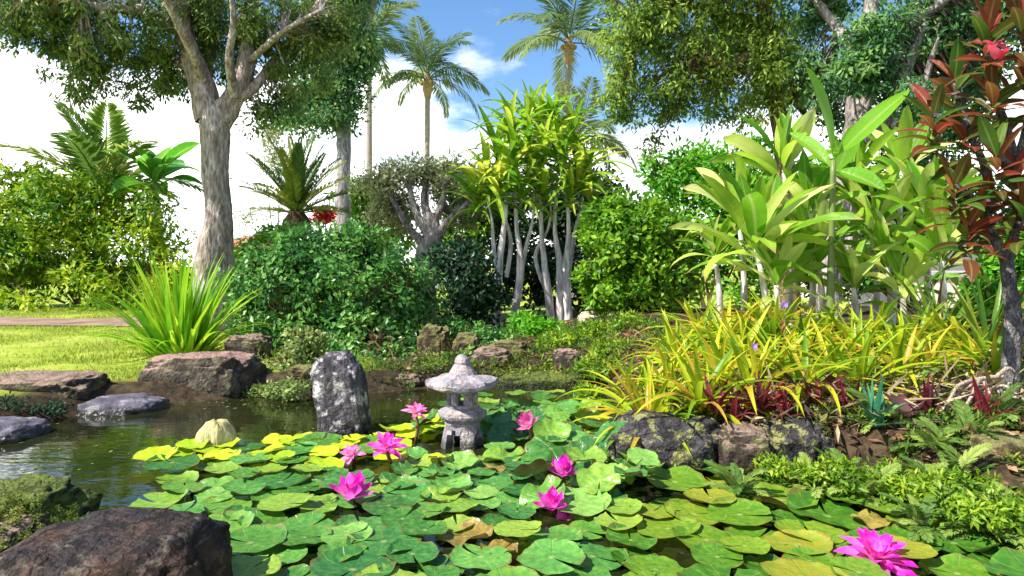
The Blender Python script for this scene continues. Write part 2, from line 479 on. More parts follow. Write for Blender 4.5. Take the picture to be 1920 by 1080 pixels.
# pond water: one sheet over the basin, rippled by the material
def water_mat():
    m, nt = new_mat('pond_water'); lk = nt.links.new
    out = N_(nt, 'ShaderNodeOutputMaterial'); pb = N_(nt, 'ShaderNodeBsdfPrincipled')
    pb.inputs['Roughness'].default_value = .03; pb.inputs['IOR'].default_value = 1.5
    tc = N_(nt, 'ShaderNodeTexCoord')
    n0 = N_(nt, 'ShaderNodeTexNoise'); n0.inputs['Scale'].default_value = 1.7; n0.inputs['Detail'].default_value = 5
    lk(tc.outputs['Object'], n0.inputs[0])
    c = ramp(nt, [(.006, .009, .003), (.022, .024, .006)], [.35, .65]); lk(n0.outputs['Fac'], c.inputs[0]); lk(c.outputs[0], pb.inputs['Base Color'])
    mp = N_(nt, 'ShaderNodeMapping'); mp.inputs['Scale'].default_value = (.55, 1.3, 1); mp.inputs['Rotation'].default_value = (0, 0, .15); lk(tc.outputs['Object'], mp.inputs[0])
    n1 = N_(nt, 'ShaderNodeTexNoise'); n1.inputs['Scale'].default_value = 7; n1.inputs['Detail'].default_value = 3
    lk(mp.outputs[0], n1.inputs[0])
    b = N_(nt, 'ShaderNodeBump'); b.inputs['Strength'].default_value = .085; b.inputs['Distance'].default_value = .05
    lk(n1.outputs['Fac'], b.inputs['Height']); lk(b.outputs[0], pb.inputs['Normal']); lk(pb.outputs[0], out.inputs[0])
    return m
wx, wy = np.linspace(-3.9, 2.9, 24), np.linspace(0.0, 6.6, 24)
WX, WY = np.meshgrid(wx, wy)
wi = np.arange(24 * 24).reshape(24, 24)
WQ = np.stack([wi[:-1, :-1], wi[:-1, 1:], wi[1:, 1:], wi[1:, :-1]], -1).reshape(-1, 4)
me = fast_mesh('pond_water', np.stack([WX.ravel(), WY.ravel(), np.zeros(576)], -1), WQ, smooth=True)
tag(obj('pond_water', me, water_mat()), kind='structure')

# brown path across the lawn
pv, pq = [], []
PATHX = np.linspace(-40, -3.0, 60)
def path_c(x): return 10.7 + 0.03 * (x + 7) ** 1 + 0.35 * math.sin(x * .35)
for i, x in enumerate(PATHX):
    w = 0.75 + .08 * math.sin(x * 2.1)
    for k in range(4):
        y = path_c(x) + (k / 3 - .5) * 2 * w
        pv.append((x, y, gz(x, y) + (.03 if 0 < k < 3 else .022)))
for i in range(len(PATHX) - 1):
    for k in range(3):
        pq.append((i * 4 + k, (i + 1) * 4 + k, (i + 1) * 4 + k + 1, i * 4 + k + 1))
me = fast_mesh('path', pv, pq, smooth=True)
tag(obj('path', me, plain_mat('path_earth', (.24, .15, .11), .95, .5, 1.6)), kind='structure')
# ---------------------------------------------------------------- lawn grass
rng = np.random.default_rng(3)
n = 90000
gxx = rng.uniform(-9.5, -1.1, n); gyy = 5.0 + 9.5 * rng.random(n) ** 1.35
pc = 10.7 + 0.03 * (gxx + 7) + .35 * np.sin(gxx * .35)
keep = (pond_sd(gxx, gyy) > .22) & (np.abs(gyy - pc) > .78) & (soil_mask(gxx, gyy) < .5)
fw = np.array([noise.fractal(Vector((a_ * .9, b_ * .9, 0)), 1, 2, 4) for a_, b_ in zip(gxx, gyy)])
keep &= (fw > -.32) | (rng.random(n) < .25)
keep |= (np.abs(gyy - pc) > .62) & (np.abs(gyy - pc) < .8) & (rng.random(n) < .35) & (soil_mask(gxx, gyy) < .5)
gxx, gyy, fw = gxx[keep], gyy[keep], fw[keep]
gp = np.stack([gxx, gyy, height(gxx, gyy) - .01], -1)
gd = nrm(np.stack([rng.normal(0, .45, len(gp)), rng.normal(0, .45, len(gp)), np.ones(len(gp))], -1))
V, T, t = scatter(gp, gd, rnd_dirs(rng, len(gp)), rng.uniform(.03, .065, len(gp)) * (1 + .5 * np.clip(fw, -.6, .8)), .007 + .004 * rng.random(len(gp)), rng.random(len(gp)))
M_grass = leaf_mat('lawn_grass', [(.16, .24, .02), (.29, .36, .035), (.44, .47, .10)], transl=.35, rough=.6, noise_scale=.9)
o = obj('lawn_grass', fast_mesh('lawn_grass', V, T, t), M_grass)
tag(o, 'short sunlit lawn grass left of the pond', 'grass', kind='stuff')

# ---------------------------------------------------------------- foliage
def foliage(rng, blobs, clumps, per, clump_r, leaf, width, droop=0.0, up=0.6, inner=0.35, twig_from=None):
    """blobs: (centre, radii, weight); returns positions, directions, normals, lengths, widths, tints, clump centres"""
    w = np.array([b[2] for b in blobs], float); w /= w.sum()
    which = rng.choice(len(blobs), clumps, p=w)
    C = np.array([tuple(b[0]) for b in blobs])[which]; Rr = np.array([tuple(b[1]) for b in blobs])[which]
    dr = rnd_dirs(rng, clumps)
    rad = inner + (1 - inner) * rng.random(clumps) ** .6
    cc = C + dr * Rr * (rad * rng.uniform(.9, 1.1, clumps))[:, None]
    cr = clump_r * rng.uniform(.55, 1.35, clumps)
    ct = rng.random(clumps)
    k = np.repeat(np.arange(clumps), per)
    v = rnd_dirs(rng, len(k))
    pos = cc[k] + v * (cr[k] * (.35 + .65 * rng.random(len(k))))[:, None] * np.array([1, 1, .8])
    nn = nrm(v * .8 + dr[k] * .5 + np.array([0, 0, up]) + rng.normal(0, .35, v.shape))
    dd = nrm(rnd_dirs(rng, len(k)) + v * .5 + np.array([0, 0, -droop]))
    ln = leaf * rng.uniform(.6, 1.35, len(k)); wd = width * rng.uniform(.7, 1.3, len(k))
    tint = np.clip(.55 * ct[k] + .45 * rng.random(len(k)), 0, 1)
    return pos, dd, nn, ln, wd, tint, cc
def crown_mesh(name, rng, blobs, clumps, per, clump_r, leaf, width, twig_to=None, **kw):
    pos, dd, nn, ln, wd, tint, cc = foliage(rng, blobs, clumps, per, clump_r, leaf, width, **kw)
    V, T, t = scatter(pos, dd, nn, ln, wd, tint)
    mi = np.zeros(len(T), int)
    if twig_to is not None:
        anchors = np.array([tuple(p) for p in twig_to])
        tv, tt = [], []
        for c in cc:
            dist = np.linalg.norm(anchors - c, axis=1)
            a_ = anchors[np.argmin(dist)]
            if dist.min() > 2.6: continue
            mid = (a_ + c) / 2 + rng.normal(0, .06, 3) + np.array([0, 0, .05])
            r = .012
            ring = np.array([[r, 0, 0], [-r * .5, r * .87, 0], [-r * .5, -r * .87, 0]])
            o_ = len(tv)
            tv += list(a_ + ring * 1.6) + list(mid + ring) + list(c + ring * .4)
            for s in range(2):
                for q in range(3):
                    i0, i1, i2, i3 = o_ + s * 3 + q, o_ + s * 3 + (q + 1) % 3, o_ + s * 3 + 3 + (q + 1) % 3, o_ + s * 3 + 3 + q
                    tt += [(i0, i1, i2), (i0, i2, i3)]
        if tt:
            n0 = len(V)
            V = np.vstack([V, np.array(tv)]); T = np.vstack([T, np.array(tt) + n0])
            t = np.concatenate([t, np.zeros(len(tt))]); mi = np.concatenate([mi, np.ones(len(tt), int)])
    return fast_mesh(name, V, T, t, mi)
def blob(px, py, d, rx, ry, w=None, depth=.8):
    c = at(px, py, d); s = d / F
    return (c, (rx * s, rx * s * depth, ry * s), w if w is not None else rx * ry)

BK_paper = bark_mat('paperbark', [(.14, .10, .08), (.34, .28, .24), (.58, .51, .47)], 8, .3, .9)
BK_grey = bark_mat('grey_bark', [(.16, .15, .15), (.33, .31, .30), (.48, .46, .45)], 7, .3, .6)
BK_pale = bark_mat('pale_bark', [(.40, .36, .32), (.62, .57, .53), (.78, .74, .71)], 5, .25, .5)
BK_mottle = bark_mat('mottled_bark', [(.11, .09, .08), (.27, .235, .215), (.50, .45, .43)], 9, .35, .9)
BK_dark = bark_mat('dark_grey_bark', [(.05, .045, .045), (.13, .12, .12), (.36, .34, .33)], 26, .5, .9)
BK_brown = bark_mat('brown_bark', [(.07, .045, .025), (.17, .11, .055), (.28, .19, .10)], 8, .3, .8)
BK_palm = bark_mat('palm_bark', [(.20, .16, .14), (.32, .27, .24), (.42, .37, .34)], 9, 3.0, .4)
BK_cycad = bark_mat('cycad_bark', [(.03, .02, .012), (.09, .055, .03), (.16, .10, .05)], 22, .6, 1.0)

def tree(name, label, cat, base, trunk, limbs, blobs, barkm, leafm, seed, clumps, per, clump_r, leaf, width, group=None, trunk_seg=14, **kw):
    base = Vector(base)
    root = thing(name, base, label, cat, group)
    loc = lambda p: Vector(p) - base
    tp, tr = trunk
    obj('trunk', tube_mesh('trunk', [loc(p) for p in tp], tr, trunk_seg, 6, .07, seed), barkm, root)
    anchors = [Vector(p) for p in tp[1:]]
    for i, (lp, lr) in enumerate(limbs):
        obj('limb', tube_mesh('limb', [loc(p) for p in lp], lr, 8, 5, .08, seed + i), barkm, root)
        q, _ = spline(lp, lr, 4)
        anchors += q[3:]
    rg = np.random.default_rng(seed)
    me = crown_mesh('crown', rg, [(loc(b[0]), b[1], b[2]) for b in blobs], clumps, per, clump_r, leaf, width,
                    twig_to=[loc(a_) for a_ in anchors], **kw)
    obj('crown', me, [leafm, barkm], root, kind='stuff')
    return root
def shrub(name, label, cat, base, blobs, barkm, leafm, seed, clumps, per, clump_r, leaf, width, group=None, stems=6, core=.55, **kw):
    base = Vector(base)
    root = thing(name, base, label, cat, group)
    rr = random.Random(seed)
    paths = []
    anchors = []
    for i in range(stems):
        b = blobs[i % len(blobs)]
        e = Vector(b[0]) + Vector((rr.uniform(-.6, .6) * b[1][0], rr.uniform(-.6, .6) * b[1][1], rr.uniform(-.2, .6) * b[1][2]))
        s = base + Vector((rr.uniform(-.12, .12), rr.uniform(-.12, .12), -.05))
        paths.append(([s - base, (s * .5 + e * .5) - base + Vector((0, 0, .05)), e - base], [.03, .022, .01]))
        anchors += [s * .4 + e * .6, e]
    for p in paths:
        obj('stem', tube_mesh('stem', p[0], p[1], 6, 3, .05, seed), barkm, root)
    rg = np.random.default_rng(seed)
    me = crown_mesh('crown', rg, [(Vector(b[0]) - base, b[1], b[2]) for b in blobs], clumps, per, clump_r, leaf, width,
                    twig_to=[a_ - base for a_ in anchors], **kw)
    obj('crown', me, [leafm, barkm], root, kind='stuff')
    return root

LF_paper = leaf_mat('leaf_paperbark', [(.024, .06, .034), (.07, .14, .04), (.16, .25, .045), (.34, .37, .09)], transl=.45, noise_scale=.6)
LF_teal = leaf_mat('leaf_teal', [(.022, .07, .034), (.06, .17, .055), (.13, .28, .07), (.28, .40, .10)], transl=.45, noise_scale=.6)
LF_olive = leaf_mat('leaf_olive', [(.04, .09, .014), (.13, .23, .03), (.28, .40, .05), (.50, .56, .14)], transl=.48, noise_scale=.7)
LF_hedge = leaf_mat('leaf_hedge', [(.025, .09, .008), (.09, .22, .010), (.26, .38, .014), (.56, .58, .03)], transl=.4, noise_scale=.5)
LF_dark = leaf_mat('leaf_dark_bush', [(.014, .06, .018), (.045, .15, .03), (.10, .26, .04), (.28, .44, .10)], transl=.3, rough=.32, noise_scale=1.2)
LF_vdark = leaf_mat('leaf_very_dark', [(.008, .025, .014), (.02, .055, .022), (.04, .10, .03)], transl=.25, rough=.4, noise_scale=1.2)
LF_lime = leaf_mat('leaf_lime_bush', [(.03, .10, .006), (.08, .21, .010), (.17, .34, .014), (.30, .46, .03)], transl=.4, noise_scale=1.0)
LF_bright = leaf_mat('leaf_bright', [(.03, .13, .008), (.07, .26, .012), (.14, .40, .018), (.25, .50, .03)], transl=.45, noise_scale=1.0)
LF_pale = leaf_mat('leaf_pale', [(.10, .14, .05), (.22, .26, .11), (.36, .39, .19), (.5, .5, .3)], transl=.4, noise_scale=1.0)
LF_varieg = leaf_mat('leaf_variegated', [(.04, .09, .02), (.12, .20, .04), (.28, .36, .09), (.5, .52, .25)], transl=.35, noise_scale=2.0)
LF_red = leaf_mat('leaf_red_flower', [(.25, .02, .02), (.55, .03, .03), (.7, .07, .09)], transl=.4)
LF_fern = leaf_mat('leaf_fern', [(.04, .10, .008), (.11, .23, .012), (.24, .36, .02), (.42, .48, .04)], transl=.4, noise_scale=3.0)
LF_moss = leaf_mat('leaf_moss', [(.02, .04, .006), (.06, .10, .010), (.15, .19, .02), (.28, .28, .05)], transl=.3, rough=.7, noise_scale=3.0)

# --- left paperbark tree
D = 9.0
b0 = at(397, 500, D); b0.z = gz(b0.x, b0.y) - .05
tree('paperbark_tree', 'big forked tree with peeling pale trunk behind the spiky green clump', 'tree', b0,
     ([b0, at(402, 470, D), at(408, 400, D), at(403, 320, D), at(404, 250, D), at(398, 205, D)], [.30, .21, .175, .17, .185, .18]),
     [([at(396, 225, D), at(372, 140, D), at(345, 60, D), at(335, -40, D - .3), at(350, -160, D - .4)], [.2, .15, .12, .10, .07]),
      ([at(404, 235, D), at(440, 180, D), at(462, 120, D), at(470, 30, D + .2), at(480, -90, D + .4)], [.19, .14, .11, .09, .06]),
      ([at(432, 190, D), at(475, 165, D), at(510, 118, D + .2), at(560, 50, D + .5)], [.10, .07, .05, .03]),
      ([at(390, 210, D), at(380, 150, D + .3), at(400, 60, D + .5), at(420, -60, D + .7)], [.14, .11, .09, .06]),
      ([at(345, 60, D), at(270, 20, D - .4), at(160, 10, D - .8), at(60, -20, D - 1.2)], [.10, .07, .05, .03]),
      ([at(368, 130, D), at(300, 110, D + .5), at(220, 120, D + .8)], [.09, .05, .025]), ([at(380, 150, D - .1), at(352, 80, D - .5), at(318, 10, D - .9), at(300, -60, D - 1.2)], [.07, .055, .04, .02]),
      ([at(440, 180, D - .1), at(430, 110, D - .4), at(438, 40, D - .6), at(430, -40, D - .8)], [.07, .05, .04, .02]), ([at(462, 120, D), at(530, 60, D - .5), at(600, 20, D - .9)], [.05, .035, .02])],
     [blob(70, 10, 8.2, 100, 55), blob(200, 60, 8.6, 130, 70), blob(130, 100, 8.8, 70, 50), blob(330, 20, 9, 150, 70), blob(280, 120, 9.2, 90, 50),
      blob(180, 140, 8.7, 55, 45), blob(480, 40, 9, 120, 70), blob(560, 100, 9.2, 90, 70), blob(520, 180, 9.4, 60, 40), blob(610, 40, 9, 90, 90),
      blob(250, 165, 9.1, 60, 35), blob(30, 50, 8.3, 70, 40), blob(150, 175, 8.8, 40, 25), blob(330, 160, 9.3, 50, 30), blob(500, 215, 9.3, 40, 25), blob(400, 70, 9.5, 110, 70), blob(350, -110, 9, 330, 110, 18000), blob(60, -80, 8.4, 200, 80, 8000), blob(600, -80, 9.2, 160, 90, 8000), blob(450, 120, 9.6, 100, 40)],
     BK_paper, LF_paper, 11, 700, 54, .19, .082, .03, droop=.9, up=.35, inner=.1)

# --- slim tree behind it
D = 14.0
b0 = at(645, 500, D); b0.z = gz(b0.x, b0.y) - .05
tree('slim_tree', 'slim straight grey trunk tree with hanging blue-green foliage', 'tree', b0,
     ([b0, at(643, 420, D), at(644, 330, D), at(645, 230, D), at(648, 120, D), at(652, 0, D), at(655, -120, D)], [.17, .155, .145, .14, .13, .10, .06]),
     [([at(646, 200, D), at(610, 130, D), at(570, 60, D)], [.08, .06, .03]), ([at(648, 140, D), at(680, 90, D), at(700, 20, D)], [.08, .05, .03])],
     [blob(640, 60, D, 60, 110), blob(600, 150, D, 60, 70), blob(650, 190, D, 35, 55), blob(680, 90, D, 35, 60), blob(570, 180, D + .5, 50, 40), blob(650, -70, D, 90, 90),
      blob(535, 215, D + .5, 40, 22), blob(600, 215, D, 60, 30)],
     BK_grey, LF_teal, 12, 520, 50, .30, .12, .045, droop=.7, up=.4, inner=.15)

# --- right-hand trees
D = 9.2
b0 = at(1478, 520, D); b0.z = gz(b0.x, b0.y) - .05
tree('spreading_tree', 'brown-trunked spreading tree with olive foliage above the large paddle leaves', 'tree', b0,
     ([b0, at(1476, 400, D), at(1468, 280, D), at(1455, 180, D), at(1438, 80, D), at(1430, -40, D), at(1425, -150, D)], [.16, .12, .11, .11, .10, .08, .05]),
     [([at(1455, 185, D), at(1412, 108, D - .2), at(1375, 124, D - .3), at(1345, 118, D - .3), at(1310, 104, D - .3)], [.05, .07, .07, .075, .03]),
      ([at(1440, 90, D), at(1360, 30, D), at(1270, 10, D), at(1200, 40, D)], [.12, .08, .05, .03]),
      ([at(1450, 160, D), at(1500, 200, D + .3), at(1520, 235, D + .3)], [.07, .05, .02])],
     [blob(1190, 90, 9, 65, 95), blob(1250, 40, 9.2, 110, 80), blob(1330, 90, 9.2, 100, 80), blob(1420, 60, 9.4, 90, 90), blob(1290, 160, 9.2, 90, 55), blob(1390, 190, 9.4, 80, 50),
      blob(1170, 190, 9.2, 45, 45), blob(1300, -70, 9.2, 230, 90), blob(1490, 140, 9.6, 70, 60), blob(1215, 255, 9.6, 25, 40, 500), blob(1310, 225, 9.6, 60, 30, 900), blob(1440, 120, 8.9, 60, 100, 6000), blob(1240, 210, 9.4, 60, 40, 2500)],
     BK_brown, LF_olive, 13, 600, 54, .20, .082, .03, droop=.7, up=.45, inner=.15)
D = 8.0
b0 = at(1548, 520, D); b0.z = gz(b0.x, b0.y) - .05
tree('leaning_pale_tree', 'leaning pale-barked tree rising behind the paddle-leaved plants at right', 'tree', b0,
     ([b0, at(1552, 480, D), at(1578, 360, D), at(1600, 270, D), at(1612, 190, D), at(1622, 110, D), at(1632, 20, D), at(1640, -120, D)], [.19, .15, .13, .135, .135, .105, .08, .045]),
     [([at(1606, 250, D), at(1650, 255, D - .2), at(1690, 150, D - .4), at(1712, 95, D - .5), at(1736, 42, D - .6)], [.10, .085, .07, .055, .02]),
      ([at(1660, 250, D - .2), at(1720, 190, D - .6), at(1745, 115, D - .7), at(1760, 70, D - .8)], [.05, .04, .03, .01]),
      ([at(1615, 160, D), at(1680, 60, D), at(1760, 10, D - .3), at(1830, -60, D - .5)], [.1, .07, .05, .03]),
      ([at(1620, 110, D), at(1560, 40, D + .4), at(1500, -40, D + .6)], [.09, .06, .03]),
      ([at(1600, 470, D - .1), at(1590, 400, D), at(1598, 300, D)], [.12, .11, .10])],
     [blob(1560, 140, 8.8, 80, 60), blob(1680, 150, 8.6, 70, 80), blob(1740, 60, 8.2, 110, 60), blob(1700, 250, 8.8, 90, 60), blob(1530, 30, 8.8, 60, 40), blob(1830, 100, 8.4, 90, 90),
      blob(1580, 215, 9, 60, 50), blob(1680, -90, 8.4, 240, 80), blob(1860, 0, 8.0, 120, 80), blob(1560, 8, 8.6, 60, 28), blob(1800, 220, 8.8, 80, 60), blob(1610, 130, 7.4, 60, 50, 3500), blob(1660, 60, 7.5, 70, 50, 4000), blob(1720, 190, 7.2, 50, 50, 2500)],
     BK_mottle, LF_teal, 14, 700, 52, .20, .082, .032, droop=.6, up=.5, inner=.2)

bb = at(1700, 560, 9.6); bb.z = gz(bb.x, bb.y)
shrub('backing_shrub', 'dense dark green foliage behind the paddle-leaved plants at right', 'shrub', bb,
      [blob(1620, 420, 9.8, 90, 110), blob(1720, 380, 9.8, 90, 100), blob(1560, 480, 9.6, 90, 80), blob(1820, 400, 9.8, 80, 70), blob(1640, 520, 9.4, 70, 40)],
      BK_brown, LF_dark, 36, 260, 42, .22, .11, .05, inner=.35, stems=8)
# --- hedge and background shrubs
hb = at(150, 575, 14.5); hb.z = gz(hb.x, hb.y)
def hblob(px, py, d, rx, ry): return blob(px, py, d, rx, ry, depth=.7)
shrub('hedge_bush', 'large yellow-green hedge bush at the left edge beyond the lawn', 'hedge', hb,
      [hblob(20, 440, 14.3, 130, 130), hblob(120, 430, 14.6, 100, 110), hblob(230, 460, 14.8, 110, 110), hblob(310, 500, 14.6, 65, 80), hblob(60, 360, 15, 110, 50),
       hblob(180, 380, 15, 90, 50), hblob(150, 540, 14, 170, 45), hblob(-60, 480, 14, 100, 110), hblob(270, 410, 15, 60, 40)],
      BK_brown, LF_hedge, 21, 420, 55, .34, .16, .06, droop=.4, up=.5, inner=.45, stems=9)
bb = at(625, 640, 7.9); bb.z = gz(bb.x, bb.y)
shrub('round_bush', 'large round dark green glossy bush in the middle behind the pond', 'bush', bb,
      [blob(625, 545, 7.9, 180, 120, depth=.9), blob(545, 580, 7.8, 110, 85), blob(710, 570, 7.8, 105, 90), blob(620, 480, 8.1, 130, 60), blob(500, 520, 8.0, 60, 60), blob(640, 620, 7.5, 150, 50), blob(560, 640, 7.2, 90, 35), blob(700, 650, 7.1, 100, 40), blob(630, 665, 6.9, 110, 28)],
      BK_brown, LF_dark, 22, 640, 44, .17, .075, .042, droop=.2, up=.45, inner=.5, stems=9)
bb = at(870, 600, 9.0); bb.z = gz(bb.x, bb.y)
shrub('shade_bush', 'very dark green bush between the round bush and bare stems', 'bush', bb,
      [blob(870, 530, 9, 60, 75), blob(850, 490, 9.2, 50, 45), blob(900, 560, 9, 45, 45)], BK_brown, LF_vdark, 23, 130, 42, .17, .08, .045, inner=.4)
bb = at(1185, 590, 8.6); bb.z = gz(bb.x, bb.y)
shrub('lime_bush', 'rounded leafy lime-green bush right of the bare white stems', 'bush', bb,
      [blob(1190, 480, 8.6, 105, 110, depth=.9), blob(1240, 520, 8.5, 75, 80), blob(1150, 430, 8.7, 60, 55), blob(1150, 540, 8.5, 60, 50), blob(1225, 420, 8.8, 60, 45)],
      BK_brown, LF_lime, 24, 360, 42, .17, .10, .05, inner=.45, up=.6)
bb = at(1330, 560, 12.5); bb.z = gz(bb.x, bb.y)
shrub('bright_green_shrub', 'tall vivid green shrub behind the pale paddle leaves', 'shrub', bb,
      [blob(1290, 350, 12.5, 90, 70), blob(1370, 310, 12.8, 90, 60), blob(1320, 420, 12.5, 100, 60), blob(1420, 380, 12.5, 80, 80), blob(1400, 480, 12.5, 120, 80), blob(1260, 310, 12.6, 50, 35), blob(1520, 400, 12.5, 100, 110)],
      BK_brown, LF_bright, 25, 360, 42, .26, .14, .06, inner=.45, up=.6)
bb = at(1090, 560, 11.5); bb.z = gz(bb.x, bb.y)
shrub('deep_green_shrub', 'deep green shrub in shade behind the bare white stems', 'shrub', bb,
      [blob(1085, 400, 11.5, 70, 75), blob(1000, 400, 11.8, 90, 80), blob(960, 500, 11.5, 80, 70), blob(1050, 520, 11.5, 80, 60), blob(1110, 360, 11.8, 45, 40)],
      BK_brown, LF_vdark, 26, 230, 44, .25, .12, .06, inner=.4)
bb = at(790, 500, 11); bb.z = gz(bb.x, bb.y)
pl = tree('pale_branching_tree', 'low tree with thick pale forking branches and silvery leaves', 'tree', bb,
     ([bb, at(800, 480, 11), at(812, 440, 11), at(806, 400, 11)], [.22, .18, .16, .10]),
     [([at(806, 440, 11), at(780, 400, 11), at(768, 350, 11)], [.10, .07, .035]), ([at(812, 450, 11), at(848, 408, 10.8), at(878, 380, 10.7)], [.10, .06, .035]),
      ([at(806, 415, 11), at(795, 375, 11.1), at(800, 330, 11.2)], [.09, .06, .03]), ([at(800, 460, 11), at(768, 430, 10.9), at(745, 390, 10.9), at(720, 350, 11)], [.09, .06, .045, .02]),
      ([at(812, 420, 11), at(832, 370, 11), at(830, 330, 11)], [.08, .05, .02])],
     [blob(720, 345, 11, 55, 40), blob(780, 330, 11.2, 60, 35), blob(840, 335, 11.2, 45, 38), blob(740, 400, 11.3, 50, 40), blob(860, 390, 11.4, 40, 40)],
     BK_mottle, LF_pale, 27, 260, 34, .20, .09, .032, inner=.2, up=.3)
bb = at(690, 480, 16); bb.z = gz(bb.x, bb.y)
shrub('yellow_green_shrub', 'yellow-green shrub showing just right of the slim grey trunk', 'shrub', bb,
      [blob(680, 400, 16, 55, 50), blob(730, 430, 16, 60, 50), blob(670, 360, 16, 30, 25)], BK_brown, LF_lime, 28, 90, 38, .3, .16, .07)
bb = at(880, 480, 13); bb.z = gz(bb.x, bb.y)
shrub('sunny_shrub', 'sunny lime shrub behind the pale forking branches', 'shrub', bb,
      [blob(880, 440, 13, 60, 60), blob(900, 380, 13, 50, 60)], BK_brown, LF_lime, 29, 110, 38, .25, .13, .06)
bb = at(520, 480, 10.5); bb.z = gz(bb.x, bb.y)
shrub('edge_shrub', 'yellow-green shrub between the forked trunk and the round bush', 'shrub', bb,
      [blob(465, 490, 10.3, 45, 40), blob(520, 450, 10.5, 60, 25), blob(450, 540, 10, 40, 50)], BK_brown, LF_lime, 30, 110, 38, .17, .09, .045)
bb = at(612, 470, 13.2); bb.z = gz(bb.x, bb.y)
shrub('red_flowering_shrub', 'scarlet flowering shrub peeping beside the slim grey trunk', 'shrub', bb,
      [blob(609, 404, 13.2, 20, 14, depth=1)], BK_brown, LF_red, 31, 26, 30, .10, .07, .05, stems=3)
bb = at(515, 400, 26); bb.z = gz(bb.x, bb.y)
shrub('distant_shrub', 'small hazy grey-green shrub left of the cycad fronds', 'shrub', bb,
      [blob(505, 250, 26, 24, 22), blob(520, 300, 26, 22, 30), blob(463, 408, 26, 14, 14, 60)], BK_grey, LF_pale, 32, 50, 28, .4, .16, .06)
bb = at(545, 690, 5.9); bb.z = gz(bb.x, bb.y)
shrub('variegated_shrub', 'small pale variegated shrub beside the long reddish rock', 'shrub', bb,
      [blob(530, 690, 5.8, 45, 35), blob(570, 650, 6.0, 40, 40), blob(500, 715, 5.7, 28, 20)], BK_brown, LF_varieg, 33, 90, 26, .08, .05, .026)
bb = at(740, 690, 6.9); bb.z = gz(bb.x, bb.y)
shrub('low_dark_shrub', 'low dark leafy shrub along the back bank behind the stone lantern', 'shrub', bb,
      [blob(720, 680, 6.7, 70, 30), blob(790, 660, 7, 40, 35), blob(880, 700, 6.3, 50, 16), blob(1000, 690, 6.4, 60, 14), blob(830, 690, 6.4, 60, 22), blob(920, 670, 6.6, 60, 18)], BK_brown, LF_dark, 34, 190, 26, .10, .055, .03)
# ---------------------------------------------------------------- blades, fronds and rosettes
def blade_mesh(name, L_, W, e0, e1, prof='strap', seg=7, fold=.25, wave=0.0, twist=0.0, seed=0, side=0.0):
    """one leaf growing from the origin along +Y, its slope turning from e0 to e1 degrees"""
    rr = random.Random(seed)
    y = z = x = 0.0
    V, Fc, ac, al_ = [], [], [], []
    for i in range(seg + 1):
        t = i / seg
        if prof == 'strap': w = W * (0.75 + .25 * math.sin(math.pi * min(1, t * 1.4))) * (1 - t ** 3) ** .8
        elif prof == 'grass': w = W * (1 - t) ** .7
        elif prof == 'paddle': w = W * (.07 if t < .16 else max(.02, math.sin(math.pi * min(1, (t - .12) / .88) ** .85)) ** .62)
        elif prof == 'petal': w = W * max(.0, math.sin(math.pi * (t * .93 + .07)) ** .75)
        else: w = W * max(.03, math.sin(math.pi * (t * .96 + .04)) ** .8)
        if i == seg: w = W * .02
        tw = R(twist) * t
        wv = wave * W * math.sin(t * 9 + seed) if 0 < i < seg else 0
        for k, s in enumerate((-1, 0, 1)):
            dx = s * w * .5
            up = abs(s) * w * fold * .5 + (wv if s else 0) * s
            V.append((x + dx * math.cos(tw), y - up * math.sin(R(e0 + (e1 - e0) * t)), z + up * math.cos(R(e0 + (e1 - e0) * t)) + dx * math.sin(tw)))
            ac.append(float(s)); al_.append(t)
        e = R(e0 + (e1 - e0) * (t ** 1.1))
        y += math.cos(e) * L_ / seg; z += math.sin(e) * L_ / seg; x += side * L_ / seg * t
    for i in range(seg):
        for k in range(2):
            o_ = i * 3 + k
            Fc.append((o_, o_ + 1, o_ + 4, o_ + 3))
    me = bpy.data.meshes.new(name); me.from_pydata(V, [], Fc)
    me.polygons.foreach_set('use_smooth', [True] * len(Fc))
    a_ = me.attributes.new('across', 'FLOAT', 'POINT'); a_.data.foreach_set('value', ac)
    a_ = me.attributes.new('along', 'FLOAT', 'POINT'); a_.data.foreach_set('value', al_)
    return me
def place(name, me, mat, parent, loc, az, scale=1.0, tilt=0.0, roll=0.0):
    o = obj(name, me, mat, parent)
    o.matrix_local = Matrix.Translation(loc) @ Matrix.Rotation(az, 4, 'Z') @ Matrix.Rotation(tilt, 4, 'X') @ Matrix.Rotation(roll, 4, 'Y') @ Matrix.Scale(scale, 4)
    return o
GA = 2.39996

